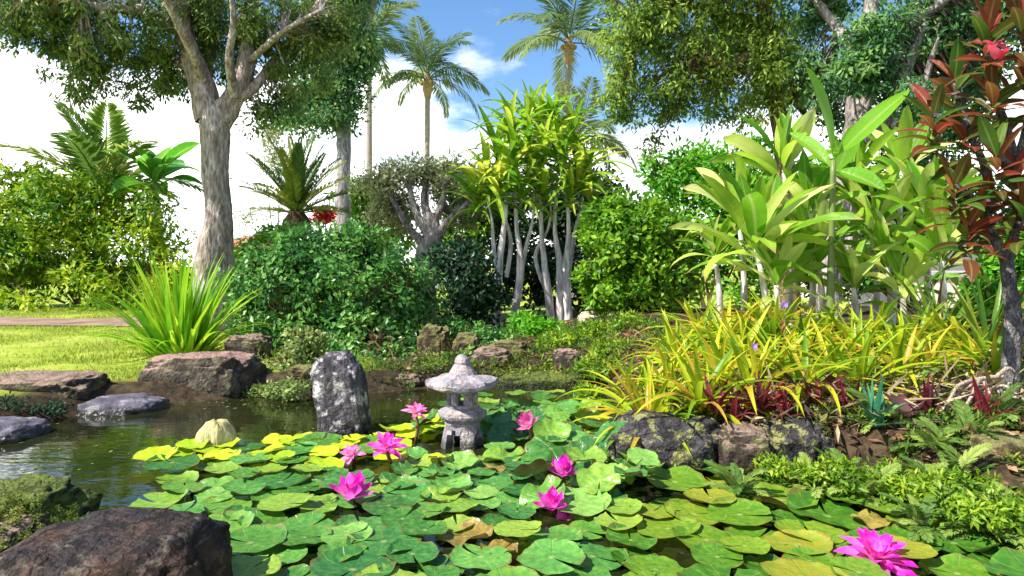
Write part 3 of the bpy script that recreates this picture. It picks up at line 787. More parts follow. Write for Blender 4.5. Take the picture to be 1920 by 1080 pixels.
# palms ------------------------------------------------------------
def frond_mesh(name, L_, e0, e1, pairs, leaflet, hang, seed, width=.05, stiff=False):
    rr = np.random.default_rng(seed)
    seg = 14
    P, E = [], []
    y = z = 0.0
    for i in range(seg + 1):
        t = i / seg
        e = R(e0 + (e1 - e0) * t ** 1.2)
        P.append((0, y, z)); E.append(e)
        y += math.cos(e) * L_ / seg; z += math.sin(e) * L_ / seg
    P = np.array(P)
    rw = .012 * L_
    V, Q_ = tube_geo([Vector(p) for p in P], [rw * (1 - .8 * i / seg) for i in range(seg + 1)], 4)
    V = [tuple(v) for v in V]; F3 = []
    for q in Q_:
        F3.append(q[:3]);
        if q[2] != q[3]: F3.append((q[0], q[2], q[3]))
    pos, dd, nn, ln = [], [], [], []
    for s in (-1, 1):
        for j in range(pairs):
            t = .16 + .84 * (j + .5) / pairs
            f = t * seg; i = min(int(f), seg - 1); u = f - i
            p = P[i] * (1 - u) + P[i + 1] * u; e = E[i]
            tang = np.array([0, math.cos(e), math.sin(e)]); upv = np.array([0, -math.sin(e), math.cos(e)])
            d_ = np.array([s * 1.0, 0, 0]) + tang * (.55 + .8 * t) + (upv * .35 if stiff else np.array([0, 0, -hang]) * (1 + .4 * rr.normal()))
            pos.append(p); dd.append(d_ + rr.normal(0, .08, 3)); nn.append(upv + rr.normal(0, .15, 3))
            ln.append(leaflet * (math.sin(math.pi * (t * .82 + .14)) ** .6) * rr.uniform(.85, 1.1))
    V2, T2, _ = scatter(np.array(pos), np.array(dd), np.array(nn), np.array(ln), width * leaflet, np.zeros(len(pos)))
    n0 = len(V)
    me = fast_mesh(name, np.vstack([np.array(V), V2]), np.vstack([np.array(F3), T2 + n0]))
    return me
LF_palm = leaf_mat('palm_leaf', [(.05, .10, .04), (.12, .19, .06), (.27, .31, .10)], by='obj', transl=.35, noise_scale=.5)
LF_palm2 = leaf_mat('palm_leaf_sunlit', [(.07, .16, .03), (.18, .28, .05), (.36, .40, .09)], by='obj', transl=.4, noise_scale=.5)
LF_cyc = leaf_mat('cycad_leaf', [(.03, .08, .012), (.09, .15, .015), (.20, .23, .02)], by='obj', transl=.2, noise_scale=2)
CO_FR = [frond_mesh('frond', 1.0, 78, 5, 56, .27, .25, 1, .075), frond_mesh('frond', 1.0, 55, -35, 56, .28, .45, 2, .075),
         frond_mesh('frond', 1.0, 28, -55, 56, .28, .7, 3, .075), frond_mesh('frond', 1.0, 5, -78, 50, .26, .8, 4, .075)]
M_coco = plain_mat('coconut_husk', (.30, .22, .09), .6, .3)
M_shaft = plain_mat('palm_crown_fibre', (.34, .23, .13), .9, .3)
def palm(name, label, px, py, d, trunk_px, flen, n, mat, seed, base_z=None):
    crown = at(px, py, d)
    b = at(*trunk_px, d); b.z = gz(b.x, b.y) - .1
    root = thing(name, b, label, 'palm tree')
    rr = random.Random(seed)
    rel = crown - b
    rad = .0042 * d
    obj('trunk', tube_mesh('trunk', [Vector((0, 0, 0)), rel * .35 + Vector((rel.x * -.1, 0, 0)), rel * .7 + Vector((rel.x * .03, 0, 0)), rel * .97], [rad * 1.5, rad * 1.1, rad, rad * .85], 10, 8, .03, seed), BK_palm, root)
    obj('crown_shaft', tube_mesh('crown_shaft', [rel - Vector((0, 0, flen * .30)), rel - Vector((0, 0, flen * .12)), rel + Vector((0, 0, flen * .08))], [rad * 1.0, rad * 1.9, rad * .8], 10, 4, .12, seed), M_shaft, root)
    for i in range(n):
        k = min(3, int(4 * ((i + .5) / n) ** 1.1))
        place('frond', CO_FR[k], mat, root, rel + Vector((0, 0, rr.uniform(-.04, .04) * flen)), i * GA + rr.uniform(-.3, .3), flen * rr.uniform(.85, 1.1), R(rr.uniform(-8, 8)), R(rr.uniform(-18, 18)))
    cm = None
    for i in range(6):
        bm = bmesh.new(); bmesh.ops.create_icosphere(bm, subdivisions=2, radius=flen * .035)
        if cm is None:
            cm = bpy.data.meshes.new('coconut'); bm.to_mesh(cm); cm.polygons.foreach_set('use_smooth', [True] * len(cm.polygons))
        bm.free()
        c = place('coconut', cm, M_coco, root, rel + Vector((math.cos(i * 1.05) * rad * 2, math.sin(i * 1.05) * rad * 2, -flen * .07)), i)
    return root
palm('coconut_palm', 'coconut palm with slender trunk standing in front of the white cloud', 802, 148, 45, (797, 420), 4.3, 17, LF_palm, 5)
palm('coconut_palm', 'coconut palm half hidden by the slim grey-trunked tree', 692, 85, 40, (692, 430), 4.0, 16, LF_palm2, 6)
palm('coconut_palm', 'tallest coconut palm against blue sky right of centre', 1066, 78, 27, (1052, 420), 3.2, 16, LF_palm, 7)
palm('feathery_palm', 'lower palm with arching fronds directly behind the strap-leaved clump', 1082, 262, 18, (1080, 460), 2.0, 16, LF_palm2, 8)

# cycad -------------------------------------------------------------
CY_FR = [frond_mesh('frond', 1.0, a_, b_, 44, .16, 0, 11 + k, .13, True) for k, (a_, b_) in enumerate(((84, 62), (60, 34), (36, 4), (18, -25)))]
cr = at(556, 402, 12); b = at(562, 500, 12); b.z = gz(b.x, b.y)
root = thing('cycad', b, 'stiff-fronded cycad on a stubby dark trunk beside the slim grey tree', 'cycad')
rel = cr - b
obj('trunk', tube_mesh('trunk', [Vector((0, 0, -.05)), rel * .5, rel * .9, rel + Vector((0, 0, .06))], [.24, .21, .25, .08], 16, 8, .16, 3), BK_cycad, root)
rr = random.Random(4)
for i in range(42):
    k = min(3, int(4 * (i / 42)))
    place('frond', CY_FR[k], LF_cyc, root, rel, i * GA, rr.uniform(1.15, 1.45) * (1.0 if k < 3 else .9), R(rr.uniform(-6, 6)), R(rr.uniform(-10, 10)))

# background banana and areca at left ------------------------------
LF_ban = leaf_mat('banana_leaf', [(.03, .16, .012), (.08, .30, .02), (.17, .42, .03)], by='obj', transl=.45, rough=.35, vein=.5)
BAN = [blade_mesh('leaf', 1.0, .30, 75, 20, 'paddle', 10, .3, .05, 10, 1), blade_mesh('leaf', 1.0, .30, 60, -25, 'paddle', 10, .25, .05, -15, 2), blade_mesh('leaf', 1.0, .27, 40, -60, 'paddle', 10, .25, .06, 20, 3)]
def big_leaf_plant(name, label, cat, base, crown, meshes, mat, n, size, seed, stemm, stem_r=.06, az0=0.0, group=None, tilt=8):
    root = thing(name, base, label, cat, group)
    rel = crown - base
    obj('stem', tube_mesh('stem', [Vector((0, 0, -.05)), rel * .5 + Vector((.02, 0, 0)), rel], [stem_r * 1.3, stem_r, stem_r * .7], 8, 4, .05, seed), stemm, root)
    rr = random.Random(seed)
    for i in range(n):
        me = meshes[min(len(meshes) - 1, int(len(meshes) * (i + .3) / n))]
        place('leaf', me, mat, root, rel - Vector((0, 0, rr.uniform(0, .12) * size * (i / n) * 2)), az0 + i * GA + rr.uniform(-.25, .25), size * rr.uniform(.8, 1.15), R(rr.uniform(-tilt, tilt)), R(rr.uniform(-25, 25)))
    return root
M_gstem = leaf_mat('green_stem', [(.12, .17, .04), (.22, .25, .08)], by='obj', transl=.05)
b = at(305, 560, 15.5); b.z = gz(b.x, b.y)
big_leaf_plant('banana_plant', 'vivid green banana leaves left of the forked trunk above the hedge', 'banana plant', b, at(290, 345, 15.5), BAN, LF_ban, 12, 1.35, 41, M_gstem, .1)
b = at(190, 560, 16); b.z = gz(b.x, b.y)
root = thing('areca_palm', b, 'feathery palm fronds rising above the yellow-green hedge', 'palm tree')
rel = at(195, 375, 16) - b
obj('trunk', tube_mesh('trunk', [Vector((0, 0, 0)), rel * .6, rel], [.12, .1, .07], 8), M_gstem, root)
AR = [frond_mesh('frond', 1.0, 80, 30, 34, .28, .1, 21, .16), frond_mesh('frond', 1.0, 60, -5, 34, .28, .15, 22, .16), frond_mesh('frond', 1.0, 45, -35, 34, .28, .25, 23, .16)]
rr = random.Random(9)
for i in range(15):
    place('frond', AR[i % 3], LF_palm2, root, rel, i * GA, rr.uniform(1.8, 2.6), R(rr.uniform(-8, 8)), R(rr.uniform(-12, 12)))

# strap-leaved dracaena clump with bare pale stems -------------------
LF_drac = leaf_mat('dracaena_leaf', [(.08, .24, .012), (.20, .40, .02), (.38, .54, .03), (.66, .68, .08)], by='obj', transl=.45, rough=.35, vein=.3, tip_col=(.34, .26, .10))
DR = [blade_mesh('leaf', .72, .10, 74, 22, 'strap', 9, .35), blade_mesh('leaf', .90, .105, 55, -22, 'strap', 9, .35), blade_mesh('leaf', .94, .105, 38, -48, 'strap', 9, .3), blade_mesh('leaf', .84, .10, 12, -62, 'strap', 9, .3)]
def dracaena(label, bpx, d, stems, heads, seed):
    base = at(bpx, 600, d); base.z = gz(base.x, base.y) - .03
    root = thing('dracaena_clump', base, label, 'dracaena')
    rr = random.Random(seed)
    for i, st in enumerate(stems):
        pts = [at(p[0], p[1], st[4]) - base for p in st[:4]]
        if st[0][1] >= 595: pts[0].z = gz(pts[0].x + base.x, pts[0].y + base.y) - base.z - .03
        r0 = .07 if st[0][1] >= 595 else .038
        obj('stem', tube_mesh('stem', pts, [r0 * .95, r0 * .8, r0 * .45, .02], 8, 5, .14, i), BK_pale, root)
    n = 215 // len(heads)
    for p in heads:
        hp = at(1000 + (p[0] - 1000) * .92, p[1] + 22, p[2]) - base
        for j in range(n):
            k = min(3, int(4 * (j + rr.random() * .8) / n))
            place('leaf', DR[k], LF_drac, root, hp - Vector((0, 0, .012 * j)), j * GA + rr.random() * .5, rr.uniform(.65, 1.05), R(rr.uniform(-12, 12)), R(rr.uniform(-22, 22)))
dracaena('strap-leaved clump on bare whitish stems, left and yellower of two', 955, 9.7,
         [((932, 600), (936, 500), (948, 400), (950, 320), 9.7), ((962, 600), (976, 500), (968, 420), (965, 320), 9.8), ((968, 560), (985, 470), (1000, 400), (1000, 300), 9.9), ((938, 540), (926, 470), (922, 410), (905, 340), 9.7), ((950, 520), (958, 450), (940, 390), (930, 330), 9.8)],
         [(885, 350, 9.8), (905, 300, 9.6), (925, 255, 9.8), (955, 215, 9.7), (985, 195, 9.9), (960, 270, 9.5), (930, 330, 9.5), (975, 330, 9.5), (895, 325, 9.7), (990, 260, 9.6), (945, 300, 9.6)], 77)
dracaena('strap-leaved clump on bare whitish stems, right and greener of two', 1050, 10.0,
         [((1035, 600), (1024, 520), (1015, 430), (1015, 320), 10.0), ((1066, 600), (1062, 500), (1066, 430), (1060, 320), 9.9), ((1062, 560), (1075, 450), (1092, 380), (1095, 330), 10.1), ((1022, 540), (1004, 480), (1030, 420), (1035, 320), 10.1), ((1050, 600), (1050, 500), (1040, 430), (1045, 330), 10.0)],
         [(1010, 200, 10.1), (1045, 205, 9.9), (1080, 235, 10), (1108, 280, 9.9), (1115, 335, 10), (1060, 280, 9.7), (1025, 260, 9.7), (1020, 330, 9.7), (1075, 340, 9.7), (1045, 250, 9.8), (1095, 310, 9.8)], 78)

# spiky bright green clump at the lawn edge --------------------------
LF_spike = leaf_mat('spiky_leaf', [(.07, .22, .01), (.16, .36, .015), (.30, .50, .02), (.48, .56, .04)], by='obj', transl=.45, rough=.4)
SPK = [blade_mesh('leaf', .85, .06, 86, 72, 'grass', 7, .3), blade_mesh('leaf', .88, .06, 76, 52, 'grass', 7, .3), blade_mesh('leaf', .8, .05, 62, 20, 'grass', 7, .3), blade_mesh('leaf', .7, .045, 48, -25, 'grass', 7, .3)]
base = at(338, 658, 6.5); base.z = gz(base.x, base.y)
root = thing('spiky_plant', base, 'bright green spiky clump of upright blades at the lawn edge', 'plant')
for i in range(170):
    k = min(3, int(4 * (i / 170) ** .9))
    a_ = i * GA
    place('leaf', SPK[k], LF_spike, root, Vector((math.cos(a_) * .25 * math.sqrt(i / 170), math.sin(a_) * .2 * math.sqrt(i / 170), -.02)), a_ - math.pi / 2 + rr.uniform(-.5, .5), rr.uniform(.8, 1.3), R(rr.uniform(-6, 6)), R(rr.uniform(-15, 15)))

# large paddle-leaved plants at right ---------------------------------
LF_ti = leaf_mat('paddle_leaf', [(.09, .27, .014), (.22, .42, .02), (.44, .58, .06), (.72, .74, .28)], by='obj', transl=.45, rough=.33, vein=.55, noise_scale=4, tip_col=(.40, .28, .10))
LF_ging = leaf_mat('ginger_leaf', [(.03, .15, .012), (.09, .30, .018), (.22, .45, .025)], by='obj', transl=.4, rough=.3, vein=.4)
TI = [blade_mesh('leaf', .52, .105, 84, 66, 'paddle', 8, .5, .04, 0, 1), blade_mesh('leaf', .60, .115, 68, 30, 'paddle', 8, .45, .06, 18, 2), blade_mesh('leaf', .60, .12, 48, -10, 'paddle', 8, .4, .07, -18, 3), blade_mesh('leaf', .54, .10, 20, -50, 'paddle', 8, .35, .07, 16, 4)]
def ti(label, cpx, cpy, d, bpx, n, size, seed, mat=LF_ti, az0=0, meshes=TI, name='paddle_leaf_plant', stemm=None):
    b = at(bpx, 620, d); b.z = gz(b.x, b.y)
    return big_leaf_plant(name, label, 'paddle-leaf plant', b, at(cpx, cpy, d), meshes, mat, n, size * 1.22, seed, stemm or BK_pale, .025, az0)
ti('large pale green rosette of broad paddle leaves above the yellow bromeliads', 1418, 465, 5.4, 1440, 34, 1.05, 51)
ti('upright paddle-leaf rosette standing highest left of the two long leaves', 1470, 325, 5.9, 1480, 22, .95, 52, az0=1)
ti('low yellow-leaved paddle plant next to the lime-green bush', 1340, 480, 5.8, 1350, 14, .62, 53, az0=2)
ti('paddle-leaf rosette right in front of the pale leaning trunk', 1530, 480, 5.6, 1545, 20, .8, 54, az0=.6)
ti('deep green broad-leaved plant right of the pale leaning trunk', 1640, 430, 5.9, 1640, 26, .95, 55, LF_ging, .2)
ti('broad green-leaved plant partly behind the red-leaved tree', 1735, 400, 5.6, 1735, 22, .9, 56, LF_ging, 1.2)
ti('small green broad-leaved plant below the long arching leaf', 1690, 320, 6.2, 1670, 18, .8, 57, LF_ti, .9)
ti('short broad-leaved plant at the back edge of the bromeliads near the pale trunk', 1600, 540, 5.4, 1600, 16, .7, 58, LF_ging, .4)
ti('short yellow-green plant between the bromeliads and the pale house', 1690, 540, 5.3, 1690, 14, .65, 59, LF_ti, 1.4)
ti('pale broad-leaved plant filling the gap between the two tallest rosettes', 1520, 400, 5.7, 1520, 20, .8, 60, LF_ti, .3)
ti('light green broad-leaved plant on the left side above the lime bush corner', 1385, 400, 6.0, 1395, 20, .8, 61, LF_ti, 2.2)
ti('bright green broad-leaved plant touching the left of the red-leaved tree', 1765, 490, 5.2, 1765, 18, .75, 62, LF_ging, 2.6)
ti('mid-green broad-leaved plant in front of the leaning trunk', 1600, 350, 6.0, 1600, 18, .8, 63, LF_ging, 1.9)
ti('low pale broad-leaved plant just above the bromeliads, below the big rosette', 1455, 535, 5.3, 1455, 16, .65, 64, LF_ti, .1)
ti('green broad-leaved plant right of the leaning trunk, above the pale house', 1665, 500, 5.5, 1665, 18, .75, 65, LF_ti, .7)
# giant two-leaved plant
base = at(1556, 620, 5.2); base.z = gz(base.x, base.y)
root = thing('bird_of_paradise', base, 'plant with two long shining leaves spread in a wide V', 'plant')
LF_bop = leaf_mat('long_leaf', [(.14, .36, .015), (.22, .46, .02)], by='obj', transl=.45, rough=.28, vein=.5)
c = at(1562, 300, 5.2) - base
obj('stem', tube_mesh('stem', [Vector((0, 0, -.03)), c * .5, c], [.035, .025, .02], 8, 4), M_gstem, root)
def dir_leaf(tip, width, name='leaf', wob=0.06, normal=Vector((0.1, -.9, .45)), sag=.1, mat=None, root=None, c=None):
    """a long leaf from c to tip"""
    v = tip - c
    me = blade_mesh(name, v.length, width, 4 + sag * 60, -4 - sag * 60, 'paddle', 12, .32, .02, 0, 7)
    o = obj(name, me, mat, root)
    yv = v.normalized(); xv = yv.cross(normal).normalized(); zv = xv.cross(yv)
    o.matrix_local = Matrix(((xv.x, yv.x, zv.x, c.x), (xv.y, yv.y, zv.y, c.y), (xv.z, yv.z, zv.z, c.z), (0, 0, 0, 1)))
    return o
dir_leaf(at(1505, 122, 5.0) - base, .15, mat=LF_bop, root=root, c=c, normal=Vector((.5, -.8, .2)))
dir_leaf(at(1708, 170, 5.0) - base, .15, mat=LF_bop, root=root, c=c, normal=Vector((-.3, -.75, .5)))
dir_leaf(at(1660, 360, 4.9) - base, .17, mat=LF_bop, root=root, c=c * .95)
dir_leaf(at(1480, 250, 5.5) - base, .15, mat=LF_bop, root=root, c=c * .95)
dir_leaf(at(1600, 240, 5.9) - base, .15, mat=LF_bop, root=root, c=c * .9)

# red-leaved tree at the right edge ------------------------------------
LF_crot = leaf_mat('croton_leaf', [(.035, .13, .016), (.10, .18, .02), (.12, .07, .02), (.28, .03, .025), (.22, .10, .025)], by='obj', transl=.4, rough=.3, vein=.35, noise_scale=6)
CT = [blade_mesh('leaf', .24, .07, 70, 45, 'leaf', 6, .3), blade_mesh('leaf', .25, .075, 42, 5, 'leaf', 6, .3), blade_mesh('leaf', .24, .075, 15, -30, 'leaf', 6, .25), blade_mesh('leaf', .22, .07, -5, -60, 'leaf', 6, .25)]
D = 3.6
base = at(1893, 690, D); base.z = gz(base.x, base.y) - .03
root = thing('red_leaved_tree', base, 'small tree with dark red and bronze leaves at the right edge', 'tree')
P = lambda x, y, d=D: at(x, y, d) - base
obj('trunk', tube_mesh('trunk', [Vector((0, 0, 0)), P(1900, 600), P(1893, 540), P(1888, 490)], [.05, .04, .036, .032], 10, 5, .08), BK_dark, root)
tips = [((1888, 490), (1862, 440), (1850, 390), 3.6), ((1888, 490), (1905, 420), (1900, 330), 3.5), ((1850, 390), (1820, 370), (1790, 345), 3.55), ((1850, 390), (1850, 320), (1810, 240), 3.6),
        ((1900, 330), (1890, 250), (1862, 170), 3.5), ((1900, 330), (1925, 240), (1930, 150), 3.45), ((1862, 170), (1855, 110), (1850, 60), 3.5), ((1810, 240), (1780, 225), (1750, 215), 3.65),
        ((1810, 240), (1800, 190), (1790, 150), 3.7), ((1930, 150), (1925, 90), (1915, 30), 3.4), ((1900, 330), (1890, 310), (1870, 290), 3.4), ((1862, 440), (1840, 425), (1815, 420), 3.5), ((1905, 420), (1915, 400), (1920, 385), 3.4)]
for i, t_ in enumerate(tips):
    obj('limb', tube_mesh('limb', [P(*t_[0], D), P(*t_[1], (D + t_[3]) / 2), P(*t_[2], t_[3])], [.032, .022, .012], 7, 4, .08, i), BK_dark, root)
    hp = P(*t_[2], t_[3])
    for j in range(17):
        k = min(3, int(4 * (j + rr.random()) / 17.5))
        place('leaf', CT[k], LF_crot, root, hp - Vector((0, 0, .013 * j)), j * GA + rr.random() * .6, rr.uniform(.6, 1.05), R(rr.uniform(-12, 12)), R(rr.uniform(-25, 25)))
M_pink = leaf_mat('pink_flower', [(.65, .06, .12), (.8, .2, .3)], by='obj', transl=.4)
PINK = blade_mesh('petal', .07, .045, 55, 10, 'petal', 4, .2)
for i in range(9):
    place('petal', PINK, M_pink, root, P(1872, 100, 3.35) + Vector((rr.uniform(-.03, .03), 0, rr.uniform(-.03, .03))), i * GA, 1)

bb = at(1890, 560, 6.6); bb.z = gz(bb.x, bb.y)
shrub('corner_shrub', 'bright green shrub behind the red-leaved trunk at the right edge', 'shrub', bb,
      [blob(1900, 500, 6.6, 55, 70), blob(1850, 560, 6.4, 50, 40)], BK_brown, LF_bright, 35, 110, 34, .13, .09, .04)
LF_flax = leaf_mat('flax_leaf', [(.03, .10, .012), (.08, .18, .02), (.20, .28, .03), (.16, .05, .03)], by='obj', transl=.35, rough=.35, tip_col=(.25, .10, .05))
FLX = [blade_mesh('leaf', .62, .045, 80, 60, 'grass', 7, .4), blade_mesh('leaf', .66, .045, 60, 25, 'grass', 7, .4), blade_mesh('leaf', .6, .045, 38, -20, 'grass', 7, .4)]
for i, (px, d, lab) in enumerate(((1850, 4.4, 'dark sword-leaved plant left of the red-leaved trunk'), (1760, 5.0, 'green sword-leaved plant in front of the pale house'))):
    c = at(px, 620, d); c.z = gz(c.x, c.y)
    root = thing('sword_leaved_plant', c, lab, 'plant')
    for j in range(26):
        place('leaf', FLX[min(2, int(3 * j / 26))], LF_flax, root, Vector((0, 0, -.01)), j * GA, rr.uniform(.8, 1.2), R(rr.uniform(-8, 8)), R(rr.uniform(-15, 15)))

# yellow bromeliads on the right bank -----------------------------------
LF_brom = leaf_mat('bromeliad_leaf', [(.08, .20, .012), (.20, .33, .014), (.38, .47, .016), (.54, .53, .025), (.48, .29, .04)], by='obj', transl=.45, rough=.38, noise_scale=5, tip_col=(.30, .17, .06))
LF_brom2 = leaf_mat('bromeliad_green_leaf', [(.05, .19, .012), (.13, .32, .014), (.29, .46, .016), (.50, .56, .03), (.42, .30, .04)], by='obj', transl=.45, rough=.38, noise_scale=5)
LF_brom3 = leaf_mat('bromeliad_olive_leaf', [(.04, .13, .012), (.10, .22, .014), (.20, .32, .016), (.38, .42, .03)], by='obj', transl=.4, rough=.38, noise_scale=5, tip_col=(.30, .14, .05))
BR = [blade_mesh('leaf', .40, .036, 76, 35, 'strap', 8, .5), blade_mesh('leaf', .48, .038, 58, -12, 'strap', 8, .5), blade_mesh('leaf', .52, .038, 42, -52, 'strap', 8, .45), blade_mesh('leaf', .50, .038, 20, -78, 'strap', 8, .4)]
def rosette(name, label, cat, loc, meshes, mat, n, size, seed, group=None, tilt=6):
    root = thing(name, loc, label, cat, group)
    rr = random.Random(seed)
    for j in range(n):
        k = min(len(meshes) - 1, int(len(meshes) * (j + rr.random() * .8) / n))
        place('leaf', meshes[k], mat, root, Vector((rr.uniform(-.02, .02), rr.uniform(-.02, .02), .0)), j * GA + rr.uniform(-.4, .4), size * rr.uniform(.8, 1.2), R(rr.uniform(-tilt, tilt)), R(rr.uniform(-15, 15)))
    return root
brs = [(1215, 745, 3.66), (1315, 740, 3.64), (1410, 740, 3.72), (1510, 735, 3.75), (1610, 730, 3.8), (1190, 690, 4.2), (1285, 680, 4.3), (1390, 670, 4.4), (1500, 665, 4.45), (1600, 660, 4.5),
       (1270, 640, 4.8), (1360, 630, 4.9), (1450, 620, 5.0), (1545, 620, 5.0), (1630, 640, 4.8), (1310, 610, 5.2), (1420, 600, 5.3), (1690, 705, 4.0), (1690, 660, 4.4), (1560, 690, 4.1), (1350, 700, 4.05), (1255, 705, 3.95), (1455, 700, 4.1)]
for i, (px, py, d) in enumerate(brs):
    c = at(px, py, d); c.z = gz(c.x, c.y) - .01
    left = px < 1400
    row = 0 if i < 5 else 1 if i < 10 else 2 if i < 15 else 3
    k_, m_ = (i - row * 5, 5) if row < 3 else (i - 15, 2)
    extra = ('rightmost of the lower row, beside the dry tangle', 'far right behind another, under a broad-leaved plant', 'right of the lower purple flower', 'left of the lower purple flower', 'just behind the largest lichened rock', 'below the upper purple flower')
    lab = 'yellow bromeliad %s' % extra[i - 17] if i >= 17 else 'yellow bromeliad, %s in the %s row of the bank clump' % ((('leftmost', 'second from left', 'middle one', 'second from right', 'rightmost') if m_ == 5 else ('left one', 'right one'))[k_], ('front', 'second', 'third', 'hindmost')[row])
    rosette('bromeliad', lab, 'bromeliad', c, BR, LF_brom if left else LF_brom2, 42, rr.uniform(.95, 1.12), 100 + i, 'yellow bromeliads on the right bank')
for i, (px, py, d) in enumerate([(1745, 655, 4.1), (1820, 640, 4.2), (1790, 600, 4.6), (1865, 620, 4.0), (1720, 620, 4.7)]):
    c = at(px, py, d); c.z = gz(c.x, c.y) + .02
    rosette('bromeliad', 'olive-green bromeliad under the red-leaved tree, ' + ('front left of five', 'front middle of five', 'back right of five', 'nearest its trunk', 'back left of five')[i], 'bromeliad', c, BR, LF_brom3, 34, rr.uniform(.85, 1.05), 150 + i, 'olive bromeliads under the red-leaved tree')
# ---------------------------------------------------------------- rocks
def rock_mesh(name, size, seed, power=.75, rough=.16, freq=1.6, sub=5, lean=(0, 0)):
    bm = bmesh.new()
    bmesh.ops.create_icosphere(bm, subdivisions=sub, radius=1.0)
    off = Vector((seed * 7.13, seed * 3.7, seed * 1.9))
    for v in bm.verts:
        p = v.co.copy()
        q = Vector([math.copysign(abs(c) ** power, c) for c in p])
        n1 = noise.fractal(p * freq + off, .9, 2.1, 5)
        n2 = noise.ridged_multi_fractal(p * freq * 2.2 + off, .8, 2.0, 4, 1.0, 2.0) - 1.0
        q *= 1 + rough * n1 + rough * .32 * n2 + .022 * noise.fractal(p * 9 + off, .8, 2.1, 4)
        q = Vector((q.x * size[0] / 2, q.y * size[1] / 2, q.z * size[2] / 2))
        q.x += lean[0] * q.z; q.y += lean[1] * q.z
        v.co = q
    me = bpy.data.meshes.new(name); bm.to_mesh(me); bm.free()
    me.polygons.foreach_set('use_smooth', [True] * len(me.polygons))
    return me
RK_red = rock_mat('rock_reddish', [(.022, .018, .014), (.055, .042, .03), (.10, .075, .055)], (.12, .11, .06), .4, (.28, .17, .14), 7)  # upward faces get a paler, redder tone than the sides
RK_dark = rock_mat('rock_dark', [(.02, .016, .012), (.05, .035, .025), (.10, .07, .05)], (.09, .10, .03), .35, (.22, .15, .11), 7)  # upward faces get a paler brown than the sides
RK_slate = rock_mat('rock_purple_grey', [(.04, .036, .048), (.085, .076, .098), (.15, .135, .165)], (.22, .20, .22), .3, None, 5, .35)
RK_stand = rock_mat('rock_lichen_white', [(.03, .027, .03), (.08, .07, .08), (.18, .155, .19)], (.42, .39, .38), .36, None, 6, .8, pscale=12)
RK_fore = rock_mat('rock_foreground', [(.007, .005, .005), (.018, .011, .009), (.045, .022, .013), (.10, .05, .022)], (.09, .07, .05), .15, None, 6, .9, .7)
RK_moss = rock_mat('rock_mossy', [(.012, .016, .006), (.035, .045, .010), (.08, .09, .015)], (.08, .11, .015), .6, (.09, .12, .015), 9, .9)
RK_lich = rock_mat('rock_lichen_grey', [(.016, .014, .016), (.04, .035, .038), (.085, .075, .08)], (.22, .22, .075), .42, None, 8, .9, pscale=13)
RK_brown = rock_mat('rock_brown', [(.02, .014, .008), (.06, .038, .018), (.12, .08, .035)], (.11, .11, .03), .45, (.15, .14, .05), 7)
RK_cream = rock_mat('rock_cream', [(.34, .28, .18), (.5, .44, .3), (.62, .56, .42)], (.4, .42, .2), .3, None, 6, .3)
def rock(label, mat, px0, px1, py0, py1, d, depth=None, seed=1, power=.7, rough=.16, lean=(0, 0), name='rock', rotz=0.0, sink=.35, **k):
    s = d / F
    w, h = (px1 - px0) * s, (py1 - py0) * s
    hh = h * (1 + sink)
    c = at((px0 + px1) / 2, py0, d); c.z -= hh / 2
    me = rock_mesh(name, (w, depth or w * .7, hh), seed, power, rough, lean=lean, **k)
    o = obj(name, me, mat)
    o.location = c; o.rotation_euler.z = rotz
    return tag(o, label, 'rock')
rock('long flat-topped reddish rock at the water edge below the spiky clump', RK_red, 285, 478, 662, 748, 5.35, .5, 1, .5, .15)
rock('dark low rock on the far left bank beyond the flat stone', RK_dark, -20, 185, 700, 765, 4.85, .5, 2, .55, .14)
rock('smooth purple-grey flat stone lying at the lawn corner of the pond', RK_slate, 150, 308, 742, 778, 4.75, .45, 3, .75, .12, rotz=.3, sink=1.0)
rock('flat bluish slab at the left edge of the pond', RK_slate, -90, 70, 788, 826, 4.0, .45, 4, .65, .12, rotz=-.25, sink=1.2)
rock('upright lichen-spotted standing stone left of the lantern', RK_stand, 595, 686, 667, 815, 4.05, .28, 5, .62, .15, lean=(-.10, 0), name='standing_stone', sink=.2)
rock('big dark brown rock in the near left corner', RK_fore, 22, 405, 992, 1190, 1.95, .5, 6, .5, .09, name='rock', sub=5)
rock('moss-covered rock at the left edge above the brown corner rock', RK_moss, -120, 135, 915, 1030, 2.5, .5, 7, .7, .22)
rock('small dark rock wedged low at the left edge by the mossy one', RK_dark, -60, 60, 985, 1080, 2.15, .3, 8, .6, .15)
rock('large yellow-lichened dark rock below the left end of the bromeliads', RK_lich, 1145, 1350, 780, 880, 3.45, .45, 9, .62, .22)
rock('grey lichened rock below the dark red bromeliads', RK_lich, 1415, 1545, 792, 866, 3.36, .3, 10, .6, .24)
rock('mid-sized shadowed rock between the two lichened bank rocks', RK_dark, 1340, 1440, 800, 885, 3.32, .3, 11, .6, .2)
rock('flat brown rock in the right bank at the photo edge', RK_brown, 1790, 1960, 818, 905, 3.0, .35, 12, .55, .15)
rock('cream-edged brown rock right of the round bush on the back bank', RK_brown, 785, 842, 612, 668, 7.0, .4, 13, .55, .2)
rock('square brown rock just above the lantern roof', RK_brown, 850, 900, 628, 676, 6.8, .4, 14, .55, .2)
rock('rounded brown stone near the foot of the white stems', RK_brown, 905, 1000, 640, 690, 6.5, .35, 15, .7, .22)
rock('broken dark stones lying right behind the lantern finial', RK_dark, 880, 960, 655, 705, 6.2, .3, 16, .7, .22)
rock('pinkish flat stone on the back bank near the yellow ferns', RK_red, 1035, 1090, 655, 690, 6.0, .25, 17, .6, .15)
rock('small dark rock on the bank right behind the spiky clump', RK_dark, 430, 505, 628, 665, 6.2, .3, 18, .6, .2)
